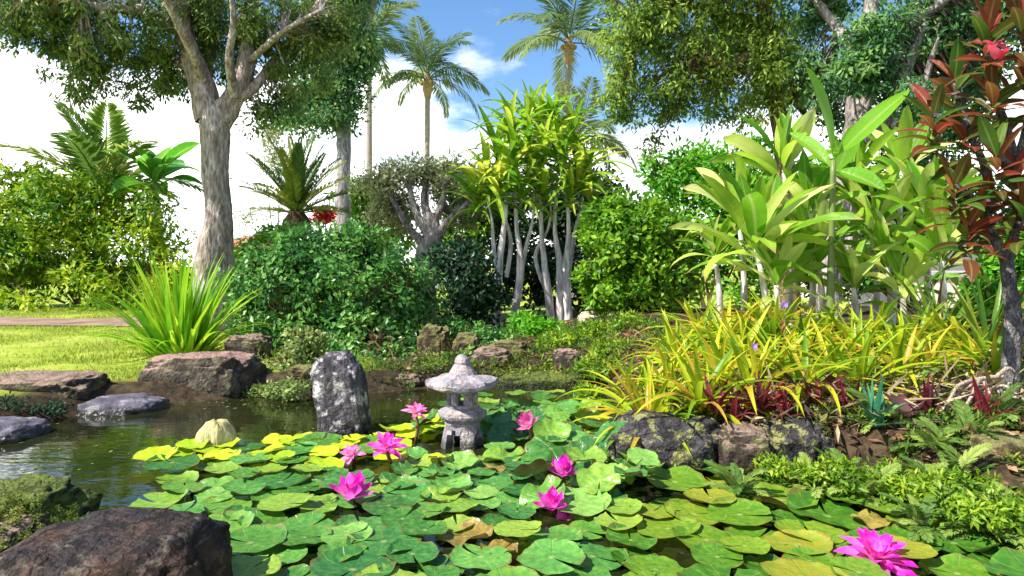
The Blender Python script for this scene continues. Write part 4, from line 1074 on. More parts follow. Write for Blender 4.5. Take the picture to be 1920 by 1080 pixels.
rock('orange-brown stone beside the standing stone', RK_brown, 545, 600, 685, 716, 5.4, .25, 19, .6, .2)
rock('pale flat stone in the sun beyond the bare stems', RK_cream, 1085, 1125, 585, 606, 8.6, .4, 20, .7, .1)
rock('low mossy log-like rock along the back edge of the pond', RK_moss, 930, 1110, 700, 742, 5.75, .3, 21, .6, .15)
rock('low dark rock under the bushes at the back edge of the pond', RK_dark, 690, 800, 700, 742, 5.7, .3, 22, .6, .15)

# ---------------------------------------------------------------- stone lantern
M_stone = rock_mat('lantern_granite', [(.15, .135, .15), (.26, .235, .26), (.37, .335, .36)], (.42, .34, .32), .45, None, 14, .45, .9, pscale=11)
LB = at(867, 836, 3.8)
LB.z = 0.02
root = thing('stone_lantern', LB, 'small grey stone lantern with a wide roof standing among the lily pads', 'lantern')
def ring_mesh(name, rings, sides, rot=0.0, corner_lift=0.0, bevel=.004, sub=1):
    """rings: (radius, z, corner lift factor)"""
    bm = bmesh.new()
    loops = []
    n = sides * 6
    for r, z, cl in rings:
        lp = []
        for k in range(n):
            an = 2 * math.pi * k / n + rot
            seg = 2 * math.pi / sides
            u = ((an - rot) % seg) / seg
            poly = math.cos(seg / 2) / math.cos((u - .5) * seg)
            soft = .85 * poly + .15 * math.cos(seg / 4)
            cf = abs(u - .5) * 2
            lp.append(bm.verts.new((r * soft * math.cos(an), r * soft * math.sin(an), z + cl * cf ** 3)))
        loops.append(lp)
    for a_, b_ in zip(loops[:-1], loops[1:]):
        for k in range(n):
            bm.faces.new((a_[k], a_[(k + 1) % n], b_[(k + 1) % n], b_[k]))
    bm.faces.new(loops[0][::-1]); bm.faces.new(loops[-1])
    off = Vector((rings[0][0] * 31, 4.0, 2.0))
    for v in bm.verts:
        v.co += v.co.normalized() * .005 * noise.fractal(v.co * 22 + off, 1, 2, 4)
    me = bpy.data.meshes.new(name); bm.to_mesh(me); bm.free()
    return me
# base: four splayed legs with arches, under a collar
bm = bmesh.new()
nseg = 48
zs = [-.14, -.02, .03, .06, .085, .11, .125]
outer = []
for z in zs:
    t = max(0.0, (z + .10) / .225)
    outer.append(.155 - .052 * min(1, t * 1.15) ** .7)
def leg_ang(k): return (k % 12) / 12
vv = {}
for i, z in enumerate(zs):
    for k in range(nseg):
        an = 2 * math.pi * k / nseg + R(20)
        for lay, off_ in (('o', 0), ('i', -.05)):
            r = outer[i] + off_
            vv[(i, k, lay)] = bm.verts.new((r * math.cos(an), r * math.sin(an), z))
def solid(i, k):
    u = abs(((k + .5) % 12) / 12 - .5) * 2      # 1 at a leg, 0 mid-arch
    top = .075 * (1 - u ** 2.2)
    zc = (zs[i] + zs[i + 1]) / 2
    return u > .52 or zc > top
for i in range(len(zs) - 1):
    for k in range(nseg):
        if not solid(i, k): continue
        k2 = (k + 1) % nseg
        bm.faces.new((vv[(i, k, 'o')], vv[(i, k2, 'o')], vv[(i + 1, k2, 'o')], vv[(i + 1, k, 'o')]))
        bm.faces.new((vv[(i, k2, 'i')], vv[(i, k, 'i')], vv[(i + 1, k, 'i')], vv[(i + 1, k2, 'i')]))
        if not solid(i, k2): bm.faces.new((vv[(i, k2, 'o')], vv[(i, k2, 'i')], vv[(i + 1, k2, 'i')], vv[(i + 1, k2, 'o')]))
        k0 = (k - 1) % nseg
        if not solid(i, k0): bm.faces.new((vv[(i, k, 'i')], vv[(i, k, 'o')], vv[(i + 1, k, 'o')], vv[(i + 1, k, 'i')]))
        if i > 0 and not solid(i - 1, k): bm.faces.new((vv[(i, k, 'i')], vv[(i, k2, 'i')], vv[(i, k2, 'o')], vv[(i, k, 'o')]))
for v in [v for v in bm.verts if not v.link_faces]: bm.verts.remove(v)
for v in bm.verts: v.co += Vector((v.co.x, v.co.y, 0)).normalized() * .008 * noise.fractal(v.co * 18, 1, 2, 4)
me = bpy.data.meshes.new('base'); bm.to_mesh(me); bm.free()
obj('base', me, M_stone, root)
obj('platform', ring_mesh('platform', [(.09, .112, 0), (.115, .128, 0), (.14, .150, 0), (.146, .165, 0), (.142, .185, 0), (.118, .198, 0), (.10, .205, 0)], 6), M_stone, root)
# light box: six corner posts between sill and lintel, with openings
lb = obj('light_box', ring_mesh('light_box', [(.098, .206, 0), (.10, .216, 0), (.094, .226, 0)], 6), M_stone, root)
obj('lintel', ring_mesh('lintel', [(.096, .297, 0), (.102, .306, 0), (.102, .318, 0)], 6), M_stone, lb)
for k in range(6):
    an = k * math.pi / 3
    bm = bmesh.new(); bmesh.ops.create_cube(bm, size=1)
    for v in bm.verts: v.co = Vector((v.co.x * .03, v.co.y * (.048 if k % 2 else .040), v.co.z * .074))
    bmesh.ops.bevel(bm, geom=bm.edges[:], offset=.005, segments=2, affect='EDGES')
    pm = bpy.data.meshes.new('post'); bm.to_mesh(pm); bm.free()
    place('post', pm, M_stone, lb, Vector((math.cos(an) * .076, math.sin(an) * .076, .262)), an)
obj('roof', ring_mesh('roof', [(.085, .319, 0), (.19, .316, .008), (.216, .328, .012), (.220, .346, .014), (.212, .362, .014), (.16, .378, .008), (.11, .390, .003), (.082, .403, 0)], 6, R(10)), M_stone, root)
obj('finial', ring_mesh('finial', [(.080, .401, 0), (.068, .424, 0), (.054, .448, 0), (.044, .460, 0), (.047, .472, 0), (.042, .492, 0), (.026, .508, 0), (.008, .516, 0)], 12), M_stone, root)
root.scale = (.95, .95, .95)

# ---------------------------------------------------------------- lily pads
def pad_mat(name, cols, under=(.16, .05, .03), vein=.22):
    m, nt = new_mat(name); lk = nt.links.new
    out = N_(nt, 'ShaderNodeOutputMaterial'); pb = N_(nt, 'ShaderNodeBsdfPrincipled'); pb.inputs['Roughness'].default_value = .27
    tc = N_(nt, 'ShaderNodeTexCoord'); oi = N_(nt, 'ShaderNodeObjectInfo')
    nz = N_(nt, 'ShaderNodeTexNoise'); nz.inputs['Scale'].default_value = 5; nz.inputs['Detail'].default_value = 6; nz.noise_dimensions = '4D'
    lk(tc.outputs['Object'], nz.inputs['Vector'])
    mw = N_(nt, 'ShaderNodeMath', operation='MULTIPLY'); mw.inputs[1].default_value = 40; lk(oi.outputs['Random'], mw.inputs[0]); lk(mw.outputs[0], nz.inputs['W'])
    ma = N_(nt, 'ShaderNodeMath', operation='MULTIPLY_ADD'); ma.inputs[1].default_value = 1.3; ma.inputs[2].default_value = -.65; lk(nz.outputs['Fac'], ma.inputs[0])
    ad = N_(nt, 'ShaderNodeMath', operation='ADD', use_clamp=True); lk(oi.outputs['Random'], ad.inputs[0]); lk(ma.outputs[0], ad.inputs[1])
    rp = ramp(nt, cols); lk(ad.outputs[0], rp.inputs[0])
    sx = N_(nt, 'ShaderNodeSeparateXYZ'); lk(tc.outputs['Object'], sx.inputs[0])
    an = N_(nt, 'ShaderNodeMath', operation='ARCTAN2'); lk(sx.outputs['Y'], an.inputs[0]); lk(sx.outputs['X'], an.inputs[1])
    m9 = N_(nt, 'ShaderNodeMath', operation='MULTIPLY'); m9.inputs[1].default_value = 11; lk(an.outputs[0], m9.inputs[0])
    cs = N_(nt, 'ShaderNodeMath', operation='COSINE'); lk(m9.outputs[0], cs.inputs[0])
    mr = N_(nt, 'ShaderNodeMapRange', interpolation_type='SMOOTHSTEP'); mr.inputs['From Min'].default_value = .93; mr.inputs['From Max'].default_value = 1; mr.inputs['To Max'].default_value = vein; lk(cs.outputs[0], mr.inputs['Value'])
    mx = N_(nt, 'ShaderNodeMix', data_type='RGBA'); mx.inputs['B'].default_value = (.30, .38, .14, 1); lk(mr.outputs[0], mx.inputs['Factor']); lk(rp.outputs[0], mx.inputs['A'])
    cl = N_(nt, 'ShaderNodeCombineXYZ'); lk(sx.outputs['X'], cl.inputs[0]); lk(sx.outputs['Y'], cl.inputs[1])
    vl = N_(nt, 'ShaderNodeVectorMath', operation='LENGTH'); lk(cl.outputs[0], vl.inputs[0])
    nf = N_(nt, 'ShaderNodeTexNoise', noise_dimensions='4D'); nf.inputs['Scale'].default_value = 9; nf.inputs['Detail'].default_value = 5; lk(tc.outputs['Object'], nf.inputs['Vector']); lk(mw.outputs[0], nf.inputs['W'])
    rs = N_(nt, 'ShaderNodeMath', operation='MULTIPLY_ADD'); rs.inputs[1].default_value = .28; lk(nf.outputs['Fac'], rs.inputs[0]); lk(vl.outputs['Value'], rs.inputs[2])
    rm = N_(nt, 'ShaderNodeMapRange', interpolation_type='SMOOTHSTEP'); rm.inputs['From Min'].default_value = 1.10; rm.inputs['From Max'].default_value = 1.18; rm.inputs['To Max'].default_value = .75; lk(rs.outputs[0], rm.inputs['Value'])
    mrim = N_(nt, 'ShaderNodeMix', data_type='RGBA'); mrim.inputs['B'].default_value = (.20, .13, .03, 1); lk(rm.outputs[0], mrim.inputs['Factor']); lk(mx.outputs['Result'], mrim.inputs['A'])
    so = N_(nt, 'ShaderNodeMapRange', interpolation_type='SMOOTHSTEP'); so.inputs['From Min'].default_value = .66; so.inputs['From Max'].default_value = .72; so.inputs['To Max'].default_value = .7; lk(nf.outputs['Fac'], so.inputs['Value'])
    mso = N_(nt, 'ShaderNodeMix', data_type='RGBA'); mso.inputs['B'].default_value = (.24, .19, .04, 1); lk(so.outputs[0], mso.inputs['Factor']); lk(mrim.outputs['Result'], mso.inputs['A'])
    ce = N_(nt, 'ShaderNodeMapRange', interpolation_type='SMOOTHSTEP'); ce.inputs['From Min'].default_value = .03; ce.inputs['From Max'].default_value = .13; ce.inputs['To Min'].default_value = .6; ce.inputs['To Max'].default_value = 0; lk(vl.outputs['Value'], ce.inputs['Value'])
    mce = N_(nt, 'ShaderNodeMix', data_type='RGBA'); mce.inputs['B'].default_value = (.42, .46, .16, 1); lk(ce.outputs[0], mce.inputs['Factor']); lk(mso.outputs['Result'], mce.inputs['A'])
    mx = mce
    ge = N_(nt, 'ShaderNodeNewGeometry')
    m2 = N_(nt, 'ShaderNodeMix', data_type='RGBA'); m2.inputs['B'].default_value = (*under, 1); lk(ge.outputs['Backfacing'], m2.inputs['Factor']); lk(mx.outputs['Result'], m2.inputs['A'])
    lk(m2.outputs['Result'], pb.inputs['Base Color'])
    b = N_(nt, 'ShaderNodeBump'); b.inputs['Strength'].default_value = .5; b.inputs['Distance'].default_value = .012
    sm = N_(nt, 'ShaderNodeMath', operation='SUBTRACT'); lk(nz.outputs['Fac'], sm.inputs[0]); lk(mr.outputs[0], sm.inputs[1])
    lk(sm.outputs[0], b.inputs['Height']); lk(b.outputs[0], pb.inputs['Normal'])
    tr = N_(nt, 'ShaderNodeBsdfTranslucent'); lk(mx.outputs['Result'], tr.inputs['Color'])
    ms = N_(nt, 'ShaderNodeMixShader'); ms.inputs[0].default_value = .22; lk(pb.outputs[0], ms.inputs[1]); lk(tr.outputs[0], ms.inputs[2]); lk(ms.outputs[0], out.inputs[0])
    return m
PD_green = pad_mat('pad_green', [(.03, .12, .022), (.07, .21, .028), (.14, .30, .035), (.28, .40, .05)])
PD_teal = pad_mat('pad_bluegreen', [(.03, .13, .032), (.07, .23, .04), (.13, .33, .055), (.26, .44, .09)])
PD_yel = pad_mat('pad_yellow', [(.26, .44, .012), (.42, .58, .012), (.58, .66, .03)], vein=.15)
PD_oliv = pad_mat('pad_olive', [(.04, .14, .014), (.09, .22, .016), (.18, .29, .02), (.30, .28, .03)])
def pad_mesh(seed, cup, wave, crenate=.012, notch=5):
    rr = random.Random(seed)
    n, rings = 60, [0.0, .16, .38, .62, .84, 1.0]
    ph = [rr.uniform(0, 6.28) for _ in range(4)]
    V = [(0, 0, 0)]; Fc = []
    a0, a1 = R(notch), R(360 - notch * .8)
    for ri, r in enumerate(rings[1:]):
        for k in range(n + 1):
            u = k / n
            an = a0 * (r if r > .3 else .4) + (a1 - a0 + (a0 * (1 - (r if r > .3 else .4))) * 2) * u if False else a0 + (a1 - a0) * u
            edge = 1 + crenate * math.sin(an * 14 + ph[0]) * (r ** 4) + .05 * math.sin(an * 2 + ph[1]) + .03 * math.sin(an * 5 + ph[2])
            z = cup * r ** 2.4 + wave * r * r * (math.sin(an * 3 + ph[1]) + .7 * math.sin(an * 5 + ph[2]) + .5 * math.sin(an * 8 + ph[3])) + (.012 * (r ** 6) * math.sin(an * 14 + ph[0])) + .13 * r ** 9 * max(0, math.sin(an + ph[3])) ** 2 + .05 * r ** 9 * max(0, math.sin(3 * an + ph[0]))
            V.append((r * edge * math.cos(an), r * edge * math.sin(an), z))
    for k in range(n): Fc.append((0, 1 + k, 2 + k))
    for ri in range(len(rings) - 2):
        o0, o1 = 1 + ri * (n + 1), 1 + (ri + 1) * (n + 1)
        for k in range(n): Fc.append((o0 + k, o1 + k, o1 + k + 1, o0 + k + 1))
    me = bpy.data.meshes.new('lily_pad'); me.from_pydata(V, [], Fc)
    me.polygons.foreach_set('use_smooth', [True] * len(Fc))
    return me
def pad_set(mat, specs):
    out = []
    for s in specs:
        m_ = pad_mesh(*s); m_.materials.append(mat); out.append(m_)
    return out
flat = [(1, .03, .02), (2, .02, .03), (3, .07, .03), (4, -.02, .03), (21, .05, .025), (22, .0, .04)]
curl = [(5, .18, .10), (6, .26, .08), (7, .10, .13), (8, -.22, .10)]
SETS = {'green': pad_set(PD_green, flat), 'greenc': pad_set(PD_green, curl), 'teal': pad_set(PD_teal, flat), 'tealc': pad_set(PD_teal, curl), 'yel': pad_set(PD_yel, [(9, .04, .05), (10, .08, .06), (11, .03, .04)]),
        'oliv': pad_set(PD_oliv, [(12, .03, .02), (13, .02, .03), (14, .05, .02), (15, .1, .05)])}
LAB = {'yel': ('yellow-green', 'yellow lily pads'), 'oliv': ('olive-green', 'olive lily pads by the right bank'), 'front': ('mid-green', 'green lily pads in front'),
       'mid': ('crinkled green', 'raised lily pads around the lantern'), 'back': ('small green', 'small back lily pads')}
rr = random.Random(2024)
placed = []
PADS = []
def add_pad(x, y, r, zone, tilt=None, zl=None):
    if zone == 'yel': me = rr.choice(SETS['yel'])
    elif zone == 'dead': me = rr.choice(SETS['dead'])
    elif zone == 'oliv': me = rr.choice(SETS['oliv'])
    elif zone == 'mid': me = rr.choice(SETS['tealc'] + SETS['greenc'] + SETS['teal'])
    elif zone == 'back': me = rr.choice(SETS['green'])
    else: me = rr.choice(SETS['green'] * 2 + SETS['teal'])
    o = bpy.data.objects.new('lily_pad', me); link(o)
    if zone == 'mid': tl, z = R(rr.uniform(2, 32)), rr.uniform(.03, .16)
    elif zone == 'yel': tl, z = R(rr.uniform(2, 11)), rr.uniform(.012, .05)
    else: tl, z = R(rr.uniform(0, 5)), rr.uniform(.008, .05)
    if zone == 'mid' and abs(x - LB.x) < .34 and LB.y - 1.0 < y < LB.y: tl, z = R(rr.uniform(0, 6)), rr.uniform(.01, .03)
    if tilt is not None: tl = R(tilt)
    if zl is not None: z = zl
    a_ = rr.uniform(0, 6.28)
    if zone == 'mid' and rr.random() < .6: a_ = rr.uniform(-.6, .9)      # many face the viewer
    o.matrix_local = Matrix.Translation((x, y, z)) @ Matrix.Rotation(a_, 4, 'Z') @ Matrix.Rotation(tl, 4, 'X') @ Matrix.Rotation(rr.uniform(0, 6.28), 4, 'Z') @ Matrix.Scale(r, 4)
    lab, grp = LAB[zone]
    tag(o, None, 'lily pad', grp)
    o['hue'] = lab
    PADS.append(o)
    placed.append((x, y, r))
PD_dead = pad_mat('pad_withered', [(.20, .13, .03), (.34, .26, .05), (.42, .40, .08)])
SETS['dead'] = pad_set(PD_dead, [(31, .15, .12), (32, -.1, .10)])
LAB['dead'] = ('withered yellow-brown', 'withered lily pads')
def left_edge(y):     # open water lies left of this line
    pts = [(1.7, -.66), (2.1, -.82), (2.45, -1.08), (2.8, -1.48), (3.1, -1.55), (3.45, -1.85), (3.62, -1.85), (3.75, -1.35), (3.95, -1.05), (4.15, -.55), (4.6, -.5), (5.2, -.35)]
    for (a0, b0_), (a1, b1) in zip(pts[:-1], pts[1:]):
        if a0 <= y <= a1: return b0_ + (b1 - b0_) * (y - a0) / (a1 - a0)
    return -.4
tries = 0
FLW = [at(1640, 1040, 2.35)]
FLXY = [(at(a_, b_, c_).x, c_) for a_, b_, c_ in ((658, 935, 2.8), (993, 802, 3.75), (1053, 893, 3.05), (1036, 954, 2.7), (725, 842, 3.35), (660, 856, 3.4), (779, 776, 3.8), (1640, 1052, 2.25))]
while tries < 14000 and len(placed) < 299:
    tries += 1
    y = 1.75 + (5.3 - 1.75) * rr.random() ** 1.0
    x = rr.uniform(-1.9, 2.0)
    if x < left_edge(y): continue
    sd = float(pond_sd(np.array([x]), np.array([y]))[0])
    if (x - LB.x) ** 2 + (y - LB.y) ** 2 < .2 ** 2 or (abs(x - LB.x) < .20 and LB.y - .40 < y < LB.y): continue
    if (x + .99) ** 2 + (y - 4.05) ** 2 < .22 ** 2: continue
    if y > 3.42 + rr.gauss(0, .09) and x < -.32 + rr.gauss(0, .12) and y < 4.35 and rr.random() < .88: zone = 'yel'
    elif x > .42 and y < 3.3 and (x - .42) > (y - 2.6) * .4: zone = 'oliv'
    elif y > 4.4: zone = 'back'
    elif y > 2.75 and x > -.55: zone = 'mid'
    else: zone = 'front'
    r = {'yel': rr.uniform(.065, .11), 'oliv': rr.uniform(.08, .16), 'back': rr.uniform(.06, .11), 'mid': rr.uniform(.065, .12), 'front': rr.uniform(.075, .135)}[zone]
    if zone in ('oliv', 'front', 'mid') and rr.random() < .005: zone = 'dead'; r *= .75
    if y < 2.12 - r or abs(x) - r > .765 * y: continue
    if sd > -r * .8: continue
    k = {'yel': .58, 'oliv': .64, 'back': .92, 'dead': .6, 'mid': .56, 'front': .66}[zone]
    if any(abs(x - fx) < .10 and -.26 < y - fy < .06 for fx, fy in FLXY): continue
    if any((x - a_) ** 2 + (y - b_) ** 2 < (k * (r + c_)) ** 2 for a_, b_, c_ in placed): continue
    if zone == 'back' and rr.random() < .35: continue
    add_pad(x, y, r, zone)

LAND = [('stone lantern', LB.x, LB.y), ('mossy back rock', .35, 5.4), ('shore under round bush', -.5, 5.2), ('leftmost bromeliad tips', .5, 4.4), ('standing stone', -.99, 4.05), ('curled pale leaf', *on(405, 838, 0).xy), ('largest lichened rock', .82, 3.4), ('big brown corner rock', -1.1, 1.95)]
for nm, px, py, d in (('big near magenta lily', 1640, 1052, 2.25), ('largest stone-side lily', 725, 842, 3.35), ('closed magenta bud', 658, 935, 2.8), ('half-closed pink lily', 993, 802, 3.75),
                      ('upper right lily bud', 1053, 893, 3.05), ('lower right lily', 1036, 954, 2.7), ('teal bromeliad', 1545, 880, 3.0)):
    LAND.append((nm, at(px, py, d).x, d))
ORD = ['nearest', 'second nearest', 'third nearest', 'fourth nearest', 'fifth nearest', 'sixth nearest', 'seventh nearest', 'eighth nearest', 'ninth nearest', 'tenth nearest', 'eleventh nearest', 'twelfth nearest', 'thirteenth nearest', 'fourteenth nearest', 'fifteenth nearest', 'sixteenth nearest'] + ['far'] * 60
buckets = {}
for o in PADS:
    x, y = o.location.x, o.location.y
    nm, lx, ly = min(LAND, key=lambda q: (q[1] - x) ** 2 + (q[2] - y) ** 2)
    dx, dy = x - lx, y - ly
    side = ('right of' if dx > 0 else 'left of') if abs(dx) > abs(dy) else ('behind' if dy > 0 else 'in front of')
    buckets.setdefault((nm, side), []).append((dx * dx + dy * dy, o))
for (nm, side), lst in buckets.items():
    lst.sort(key=lambda q: q[0])
    for k_, (q, o) in enumerate(lst):
        o['label'] = ('%s lily pad %s the %s, %s to it' % (o['hue'], side, nm, ORD[k_])) if k_ < 16 else '%s lily pad %s the %s, well away from it' % (o['hue'], side, nm)
        del o['hue']
# curled pale leaf standing at the edge of the yellow pads
M_curl = leaf_mat('curled_leaf', [(.30, .27, .10), (.50, .44, .18), (.60, .55, .28)], by='obj', transl=.3, rough=.6, noise_scale=8)
bm = bmesh.new()
c0 = on(405, 838, 0)
rows = []
for i in range(9):
    th = math.pi * .5 * i / 8
    row = []
    for k in range(81):
        ph = math.pi * (-.15 + 1.3 * k / 80) + math.pi
        rib = 1 + .05 * math.cos(k * math.pi / 1.25) * max(0, math.cos(th)) ** .3 + .08 * math.sin(k * .35)
        rad = .105 * rib * math.cos(th * .93)
        row.append(bm.verts.new((rad * math.cos(ph), .8 * rad * math.sin(ph) , -.01 + .155 * math.sin(th) * (1 + .06 * math.cos(k * math.pi / 1.25) * (th > .9)))))
    rows.append(row)
for i in range(8):
    for k in range(80): bm.faces.new((rows[i][k], rows[i][k + 1], rows[i + 1][k + 1], rows[i + 1][k]))
for v in bm.verts: v.co += v.co.normalized() * .014 * noise.fractal(v.co * 28, 1, 2, 3)
me = bpy.data.meshes.new('curled_lily_leaf'); bm.to_mesh(me); bm.free()
me.polygons.foreach_set('use_smooth', [True] * len(me.polygons))
o = obj('curled_lily_leaf', me, M_curl); o.location = c0; o.rotation_euler.z = .3
tag(o, 'pale ribbed curled-up leaf standing at the edge of the yellow pads', 'lily leaf')

# ---------------------------------------------------------------- water lilies
M_mag = leaf_mat('petal_magenta', [(.62, .01, .36), (.80, .02, .52), (.86, .14, .64)], by='obj', transl=.45, base_col=(.9, .42, .74), base_len=.75, rough=.5, noise_scale=20)
M_pnk = leaf_mat('petal_pink', [(.70, .05, .34), (.82, .14, .46), (.90, .34, .60)], by='obj', transl=.45, base_col=(.92, .62, .76), base_len=.8, rough=.5, noise_scale=20)
M_stam = leaf_mat('stamen', [(.75, .30, .10), (.85, .5, .12)], by='obj', transl=.2)
M_lstem = plain_mat('lily_stem', (.20, .12, .05), .6, .3)
PET = [blade_mesh('petal', .72, .30, 68, 52, 'petal', 7, .5, .03, 0, 1), blade_mesh('petal', .95, .34, 56, 34, 'petal', 7, .5, .03, 8, 2), blade_mesh('petal', 1.0, .36, 34, 8, 'petal', 7, .45, .03, -8, 3), blade_mesh('petal', 1.0, .36, 18, -12, 'petal', 7, .4, .03, 6, 4)]
BUD = [blade_mesh('petal', .85, .5, 84, 100, 'petal', 6, .6), blade_mesh('petal', 1.0, .55, 58, 105, 'petal', 6, .6), blade_mesh('petal', 1.0, .55, 30, 98, 'petal', 6, .55), blade_mesh('petal', .8, .42, 12, 45, 'petal', 6, .5)]
STM = blade_mesh('stamen', 1.0, .07, 70, 88, 'strap', 3, .3)
def lily(label, px, py, d, rad, mat, kind='open', n=26, seed=0, lean=(0, 0)):
    c = at(px, py, d)
    root = thing('water_lily', Vector((c.x, c.y, 0)), label, 'water lily')
    rr = random.Random(seed)
    top = Vector((0, 0, c.z))
    obj('stem', tube_mesh('stem', [Vector((rr.uniform(-.05, .05), .04, -.08)), top * .5 + Vector((.01, .01, 0)), top], [.011, .010, .010], 6, 4, .03), M_lstem, root)
    M0 = Matrix.Translation(top) @ Matrix.Rotation(R(lean[0]), 4, 'X') @ Matrix.Rotation(R(lean[1]), 4, 'Y')
    ms = PET if kind == 'open' else BUD
    for j in range(n):
        k = min(len(ms) - 1, int(len(ms) * (j + .5) / n))
        o = obj('petal', ms[k], None, root)
        if len(ms[k].materials) == 0: ms[k].materials.append(mat)
        o.material_slots[0].link = 'OBJECT'; o.material_slots[0].material = mat
        s = rad * (.72 + .3 * (j / n)) * rr.uniform(.92, 1.08)
        o.matrix_local = M0 @ Matrix.Rotation(j * GA, 4, 'Z') @ Matrix.Rotation(R(rr.uniform(-5, 5)), 4, 'X') @ Matrix.Scale(s, 4)
    if kind == 'open':
        for j in range(20):
            o = obj('stamen', STM, M_stam, root)
            o.matrix_local = M0 @ Matrix.Rotation(j * GA, 4, 'Z') @ Matrix.Translation((0, rad * (.03 + .006 * j), 0)) @ Matrix.Rotation(R(-1.2 * j), 4, 'X') @ Matrix.Scale(rad * .46, 4)
    return root
lily('big wide-open magenta water lily in the near right corner', 1640, 1052, 2.25, .138, M_mag, 'open', 34, 1, (16, 3))
lily('open magenta water lily, the largest near the standing stone', 725, 842, 3.35, .105, M_mag, 'open', 24, 2, (26, 8))
lily('pale pink water lily touching the left side of a larger one', 660, 856, 3.4, .082, M_pnk, 'open', 18, 3, (30, -14))
lily('pink water lily high on its stem left of the lantern', 779, 776, 3.8, .085, M_pnk, 'open', 22, 4, (20, 10))
lily('closed magenta lily bud left of centre among green pads', 658, 935, 2.8, .135, M_mag, 'bud', 20, 5, (0, 5))
lily('pale pink half-closed lily right of the lantern', 993, 802, 3.75, .12, M_pnk, 'bud', 18, 6, (10, -25))
lily('rounded magenta lily bud, upper one of the right pair', 1053, 893, 3.05, .115, M_mag, 'bud', 20, 7, (5, 8))
lily('half-open magenta lily, lower one of the right pair', 1036, 954, 2.7, .105, M_mag, 'bud', 22, 8, (12, -6))

# ---------------------------------------------------------------- bank plants
LF_mag = leaf_mat('dark_red_leaf', [(.07, .008, .014), (.16, .012, .025), (.28, .05, .06)], by='obj', transl=.35, rough=.35)
LF_tealb = leaf_mat('teal_leaf', [(.02, .11, .06), (.06, .22, .11), (.14, .33, .15)], by='obj', transl=.3, rough=.4)
LF_burg = leaf_mat('burgundy_leaf', [(.05, .012, .018), (.12, .02, .03), (.45, .22, .24)], by='obj', transl=.3, rough=.35)
SB = [blade_mesh('leaf', .24, .032, 84, 66, 'strap', 6, .5), blade_mesh('leaf', .26, .034, 60, 30, 'strap', 6, .5), blade_mesh('leaf', .25, .034, 36, -10, 'strap', 6, .4)]
for i, (px, py, d, n, s, lab) in enumerate([(1345, 775, 3.5, 10, .8, 'dark red bromeliad leaning by the left lichened rock'), (1425, 778, 3.5, 16, .9, 'spiky crimson bromeliad in the middle of the bank rocks'), (1530, 785, 3.5, 10, .8, 'dark red bromeliad nearest the teal spiky one')]):
    c = at(px, py, d); c.z = max(c.z, gz(c.x, c.y))
    rosette('red_bromeliad', lab, 'bromeliad', c, SB, LF_mag, n, s, 200 + i)
c = at(1640, 822, 3.25); c.z = max(c.z, gz(c.x, c.y))
rosette('teal_bromeliad', 'teal spiky bromeliad on the right bank among ferns', 'bromeliad', c, [blade_mesh('leaf', .26, .04, 86, 78, 'grass', 6, .4), blade_mesh('leaf', .24, .045, 55, 30, 'grass', 6, .4), blade_mesh('leaf', .22, .05, 20, -10, 'grass', 6, .3)], LF_tealb, 15, .95, 210)
c = at(1700, 820, 3.3); c.z = max(c.z, gz(c.x, c.y))
rosette('burgundy_plant', 'burgundy and pink broad-leaved plant right of the teal bromeliad', 'plant', c, [blade_mesh('leaf', .18, .06, 60, 40, 'leaf', 6, .3), blade_mesh('leaf', .18, .06, 20, -10, 'leaf', 6, .3)], LF_burg, 9, 1.0, 211)
c = at(1560, 745, 3.65); c.z = max(c.z, gz(c.x, c.y))
rosette('cream_bromeliad', 'cream and orange bromeliad bract at the foot of the yellow clump', 'bromeliad', c, SB, leaf_mat('cream_leaf', [(.55, .40, .22), (.68, .58, .40), (.55, .22, .08)], by='obj', transl=.35), 8, .75, 212)

def tuft(name, label, cat, blobs, leafm, seed, clumps, per, clump_r, leaf, width, group=None, **kw):
    b = Vector(blobs[0][0]); b.z = gz(b.x, b.y)
    me = crown_mesh(name, np.random.default_rng(seed), [(Vector(x[0]) - b, x[1], x[2]) for x in blobs], clumps, per, clump_r, leaf, width, **kw)
    o = obj(name, me, leafm); o.location = b
    return tag(o, label, cat, group)
def gb(px, py, z, rx, rz, ry=None):
    c = on(px, py, z); return (c, (rx, ry or rx * .8, rz), rx)
LF_ffr = leaf_mat('fern_frond', [(.04, .14, .010), (.10, .24, .014), (.20, .34, .02), (.36, .44, .04)], by='obj', transl=.45, rough=.5, noise_scale=12)
FFR = [frond_mesh('frond', 1.0, 72, 10, 26, .24, .05, 31, .24), frond_mesh('frond', 1.0, 50, -30, 26, .25, .1, 32, .24), frond_mesh('frond', 1.0, 25, -45, 26, .25, .15, 33, .24)]
def fern(label, px, py, size, n, seed, mat=None, z=.16):
    c = on(px, py, z); c.z = max(gz(c.x, c.y), .02)
    root = thing('fern', c, label, 'fern')
    rr = random.Random(seed)
    for j in range(n):
        place('frond', FFR[min(2, int(3 * (j + rr.random()) / (n + .5)))], mat or LF_ffr, root, Vector((rr.uniform(-.03, .03), rr.uniform(-.03, .03), 0)), j * GA + rr.uniform(-.3, .3), size * rr.uniform(.7, 1.2), R(rr.uniform(-8, 8)), R(rr.uniform(-20, 20)))
LF_ffp = leaf_mat('pale_fern_frond', [(.08, .17, .03), (.18, .28, .05), (.32, .40, .09)], by='obj', transl=.4, rough=.5, noise_scale=12)
fern('pale green feathery fern between the two lichened bank rocks', 1385, 868, .17, 22, 61, LF_ffp)
fern('bright green fern just below the grey lichened rock', 1535, 862, .19, 18, 62)
fern('bright fern directly under the teal bromeliad', 1625, 876, .18, 18, 63)
fern('green fern under the burgundy plant', 1690, 882, .17, 16, 64)
fern('yellow-green fern left of the flat brown rock', 1765, 880, .20, 18, 65)
fern('yellow-green fern in front of the flat brown rock', 1835, 925, .20, 20, 66)
